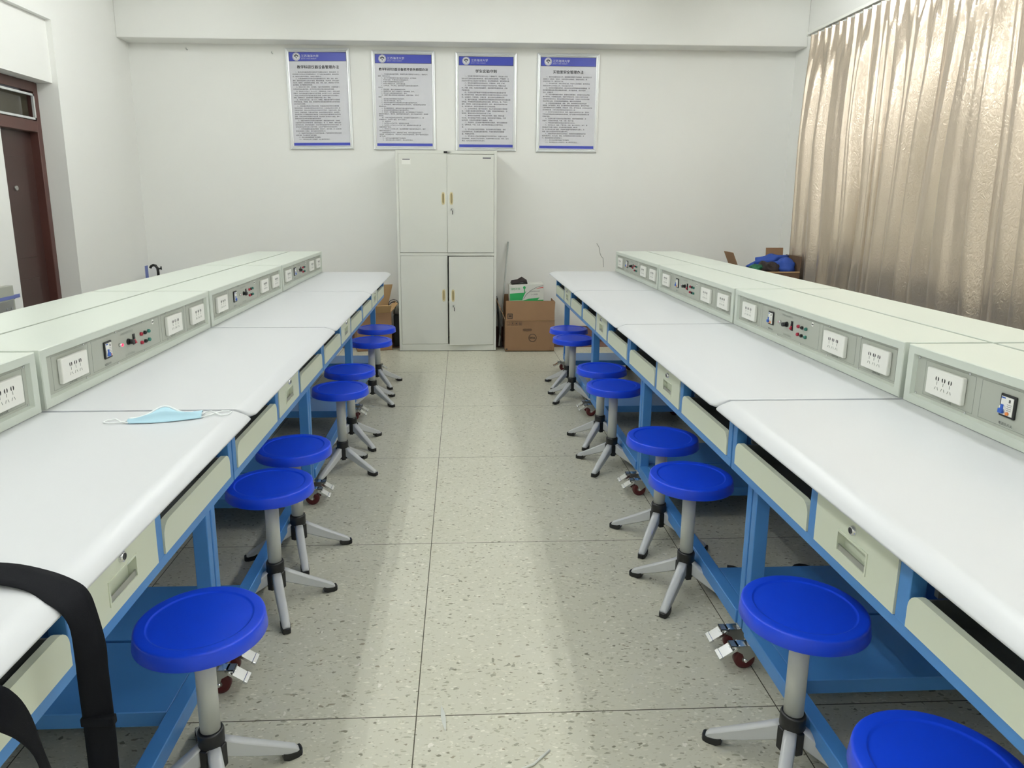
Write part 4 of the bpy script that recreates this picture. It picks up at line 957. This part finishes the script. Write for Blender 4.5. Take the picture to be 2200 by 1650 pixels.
b.tube([(-0.083, -0.03, 0.003), (-0.10, -0.018, 0.003), (-0.118, 0.012, 0.003), (-0.137, 0.012, 0.002), (-0.143, -0.006, 0.002), (-0.127, -0.020, 0.003), (-0.10, -0.022, 0.004), (-0.083, -0.012, 0.003)], 0.0017, 'maskwhite', 6)
b.build('ear_loop', t)
b = MB('maskwhite')
b.tube([(0.083, -0.010, 0.003), (0.094, 0.008, 0.006), (0.106, 0.010, 0.006), (0.118, -0.004, 0.004), (0.133, -0.022, 0.002), (0.148, -0.018, 0.002), (0.156, 0.002, 0.002), (0.148, 0.014, 0.002), (0.132, 0.014, 0.003), (0.118, 0.002, 0.003), (0.105, -0.014, 0.003), (0.084, -0.028, 0.003)], 0.0017, 'maskwhite', 6)
b.build('ear_loop', t)

# ------------------------------------------------------------ black shoulder strap over the left bench edge
def ribbon(mb, pts, m, th=0.0022):
    """pts: (centre, width vector)"""
    P = [(Vector(c), Vector(w_)) for c, w_ in pts]
    def cr(a, b_, c, d, t_): return 0.5*((2*b_)+(-a+c)*t_+(2*a-5*b_+4*c-d)*t_*t_+(-a+3*b_-3*c+d)*t_**3)
    def fn(u, v):
        k = u*(len(P)-1); i = min(int(k), len(P)-2); f = k-i
        q = [P[max(i-1, 0)], P[i], P[i+1], P[min(i+2, len(P)-1)]]
        c = cr(*[x[0] for x in q], f); w_ = cr(*[x[1] for x in q], f)
        return c+w_*(v-0.5)
    mb.grid(fn, 90, 4, m, thick=th)
b = MB('strap')
ribbon(b, [((-0.85, 0.975, 0.8155), (0, 0.044, 0.003)), ((-0.74, 0.974, 0.824), (0.004, 0.042, 0.008)), ((-0.67, 0.970, 0.826), (0.006, 0.042, 0.008)), ((-0.61, 0.958, 0.820), (0.010, 0.046, 0.003)),
           ((-0.568, 0.940, 0.8115), (0.016, 0.050, 0.003)), ((-0.545, 0.929, 0.802), (0.012, 0.052, 0.0)), ((-0.533, 0.924, 0.778), (0.012, 0.046, 0.0)), ((-0.528, 0.922, 0.73), (0.028, 0.030, 0)), ((-0.528, 0.920, 0.69), (0.036, 0.016, 0)),
           ((-0.527, 0.918, 0.60), (0.040, 0.008, 0)), ((-0.527, 0.913, 0.50), (0.040, 0.004, 0)), ((-0.53, 0.90, 0.42), (0.036, 0.004, -0.01)), ((-0.535, 0.875, 0.375), (0.03, 0.02, -0.02)),
           ((-0.54, 0.835, 0.43), (0.03, -0.01, -0.02)), ((-0.535, 0.822, 0.50), (0.02, -0.006, -0.004)), ((-0.53, 0.805, 0.60), (0.004, 0.015, -0.004)), ((-0.528, 0.785, 0.68), (0.0, 0.014, 0.003)), ((-0.528, 0.765, 0.735), (0.004, 0.02, 0.02)),
           ((-0.530, 0.742, 0.775), (0.004, 0.028, 0.028)), ((-0.548, 0.728, 0.803), (0.016, 0.030, 0.014)), ((-0.60, 0.705, 0.818), (0.01, 0.045, 0)), ((-0.72, 0.70, 0.818), (0, 0.05, 0)), ((-0.85, 0.75, 0.817), (-0.02, 0.05, 0))], 'strap')
t = b.build('bag_strap'); tag(t, 'black webbing bag strap looped over the near left bench edge', 'strap')
b = MB('strap'); b.box(-0.5505, -0.5035, 0.9125, 0.9245, 0.612, 0.626, 'strap', 0.002); b.build('strap_keeper', t)

# ------------------------------------------------------------ bits on the floor
b = MB('scrap'); b.grid(lambda u, v: (-0.062+0.014*u+0.012*(v-.5)*math.sin(PI*u), 1.71-0.10*u, 0.002+0.006*math.sin(PI*u)*v), 10, 2, 'scrap')
tag(b.build('paper_scrap'), 'thin white plastic scrap on the floor in the middle of the aisle', 'scrap')
b = MB('scrap'); b.tube([(0.06, 1.44, 0.003), (0.12, 1.465, 0.006), (0.17, 1.49, 0.004), (0.215, 1.535, 0.003)], 0.003, 'scrap', 6)
tag(b.build('plastic_strip'), 'curled white plastic strip on the floor nearest the camera', 'scrap')
b = MB('cablack'); b.tube([(-1.04, 2.60, 0.003), (-1.03, 2.57, 0.003), (-1.00, 2.565, 0.003)], 0.003, 'cablack', 6)
tag(b.build('wire_scrap'), 'tiny black wire scrap on the floor under the left benches', 'scrap')
b = MB('cablack'); b.tube([(0.95+0.55*k/20, 3.42+0.12*math.sin(k*0.5)-0.01*k, 0.006) for k in range(21)], 0.006, 'cablack', 8)
tag(b.build('floor_cable'), 'black power cable lying on the floor under the third right bench', 'cable')
b = MB('cablack'); b.tube([(1.0+0.4*k/20, 2.35+0.07*math.cos(k*0.45), 0.006) for k in range(21)], 0.006, 'cablack', 8)
tag(b.build('floor_cable'), 'black power cable lying on the floor under the second right bench', 'cable')
b = MB('cablack'); b.tube([(0.90+0.03*math.cos(a), 4.75+0.12*math.sin(a), 0.006+0.002*a/6) for a in [6.0*k/20 for k in range(21)]], 0.005, 'cablack', 8)
tag(b.build('coiled_cable'), 'coil of black cable on the floor under the farthest right bench', 'cable')
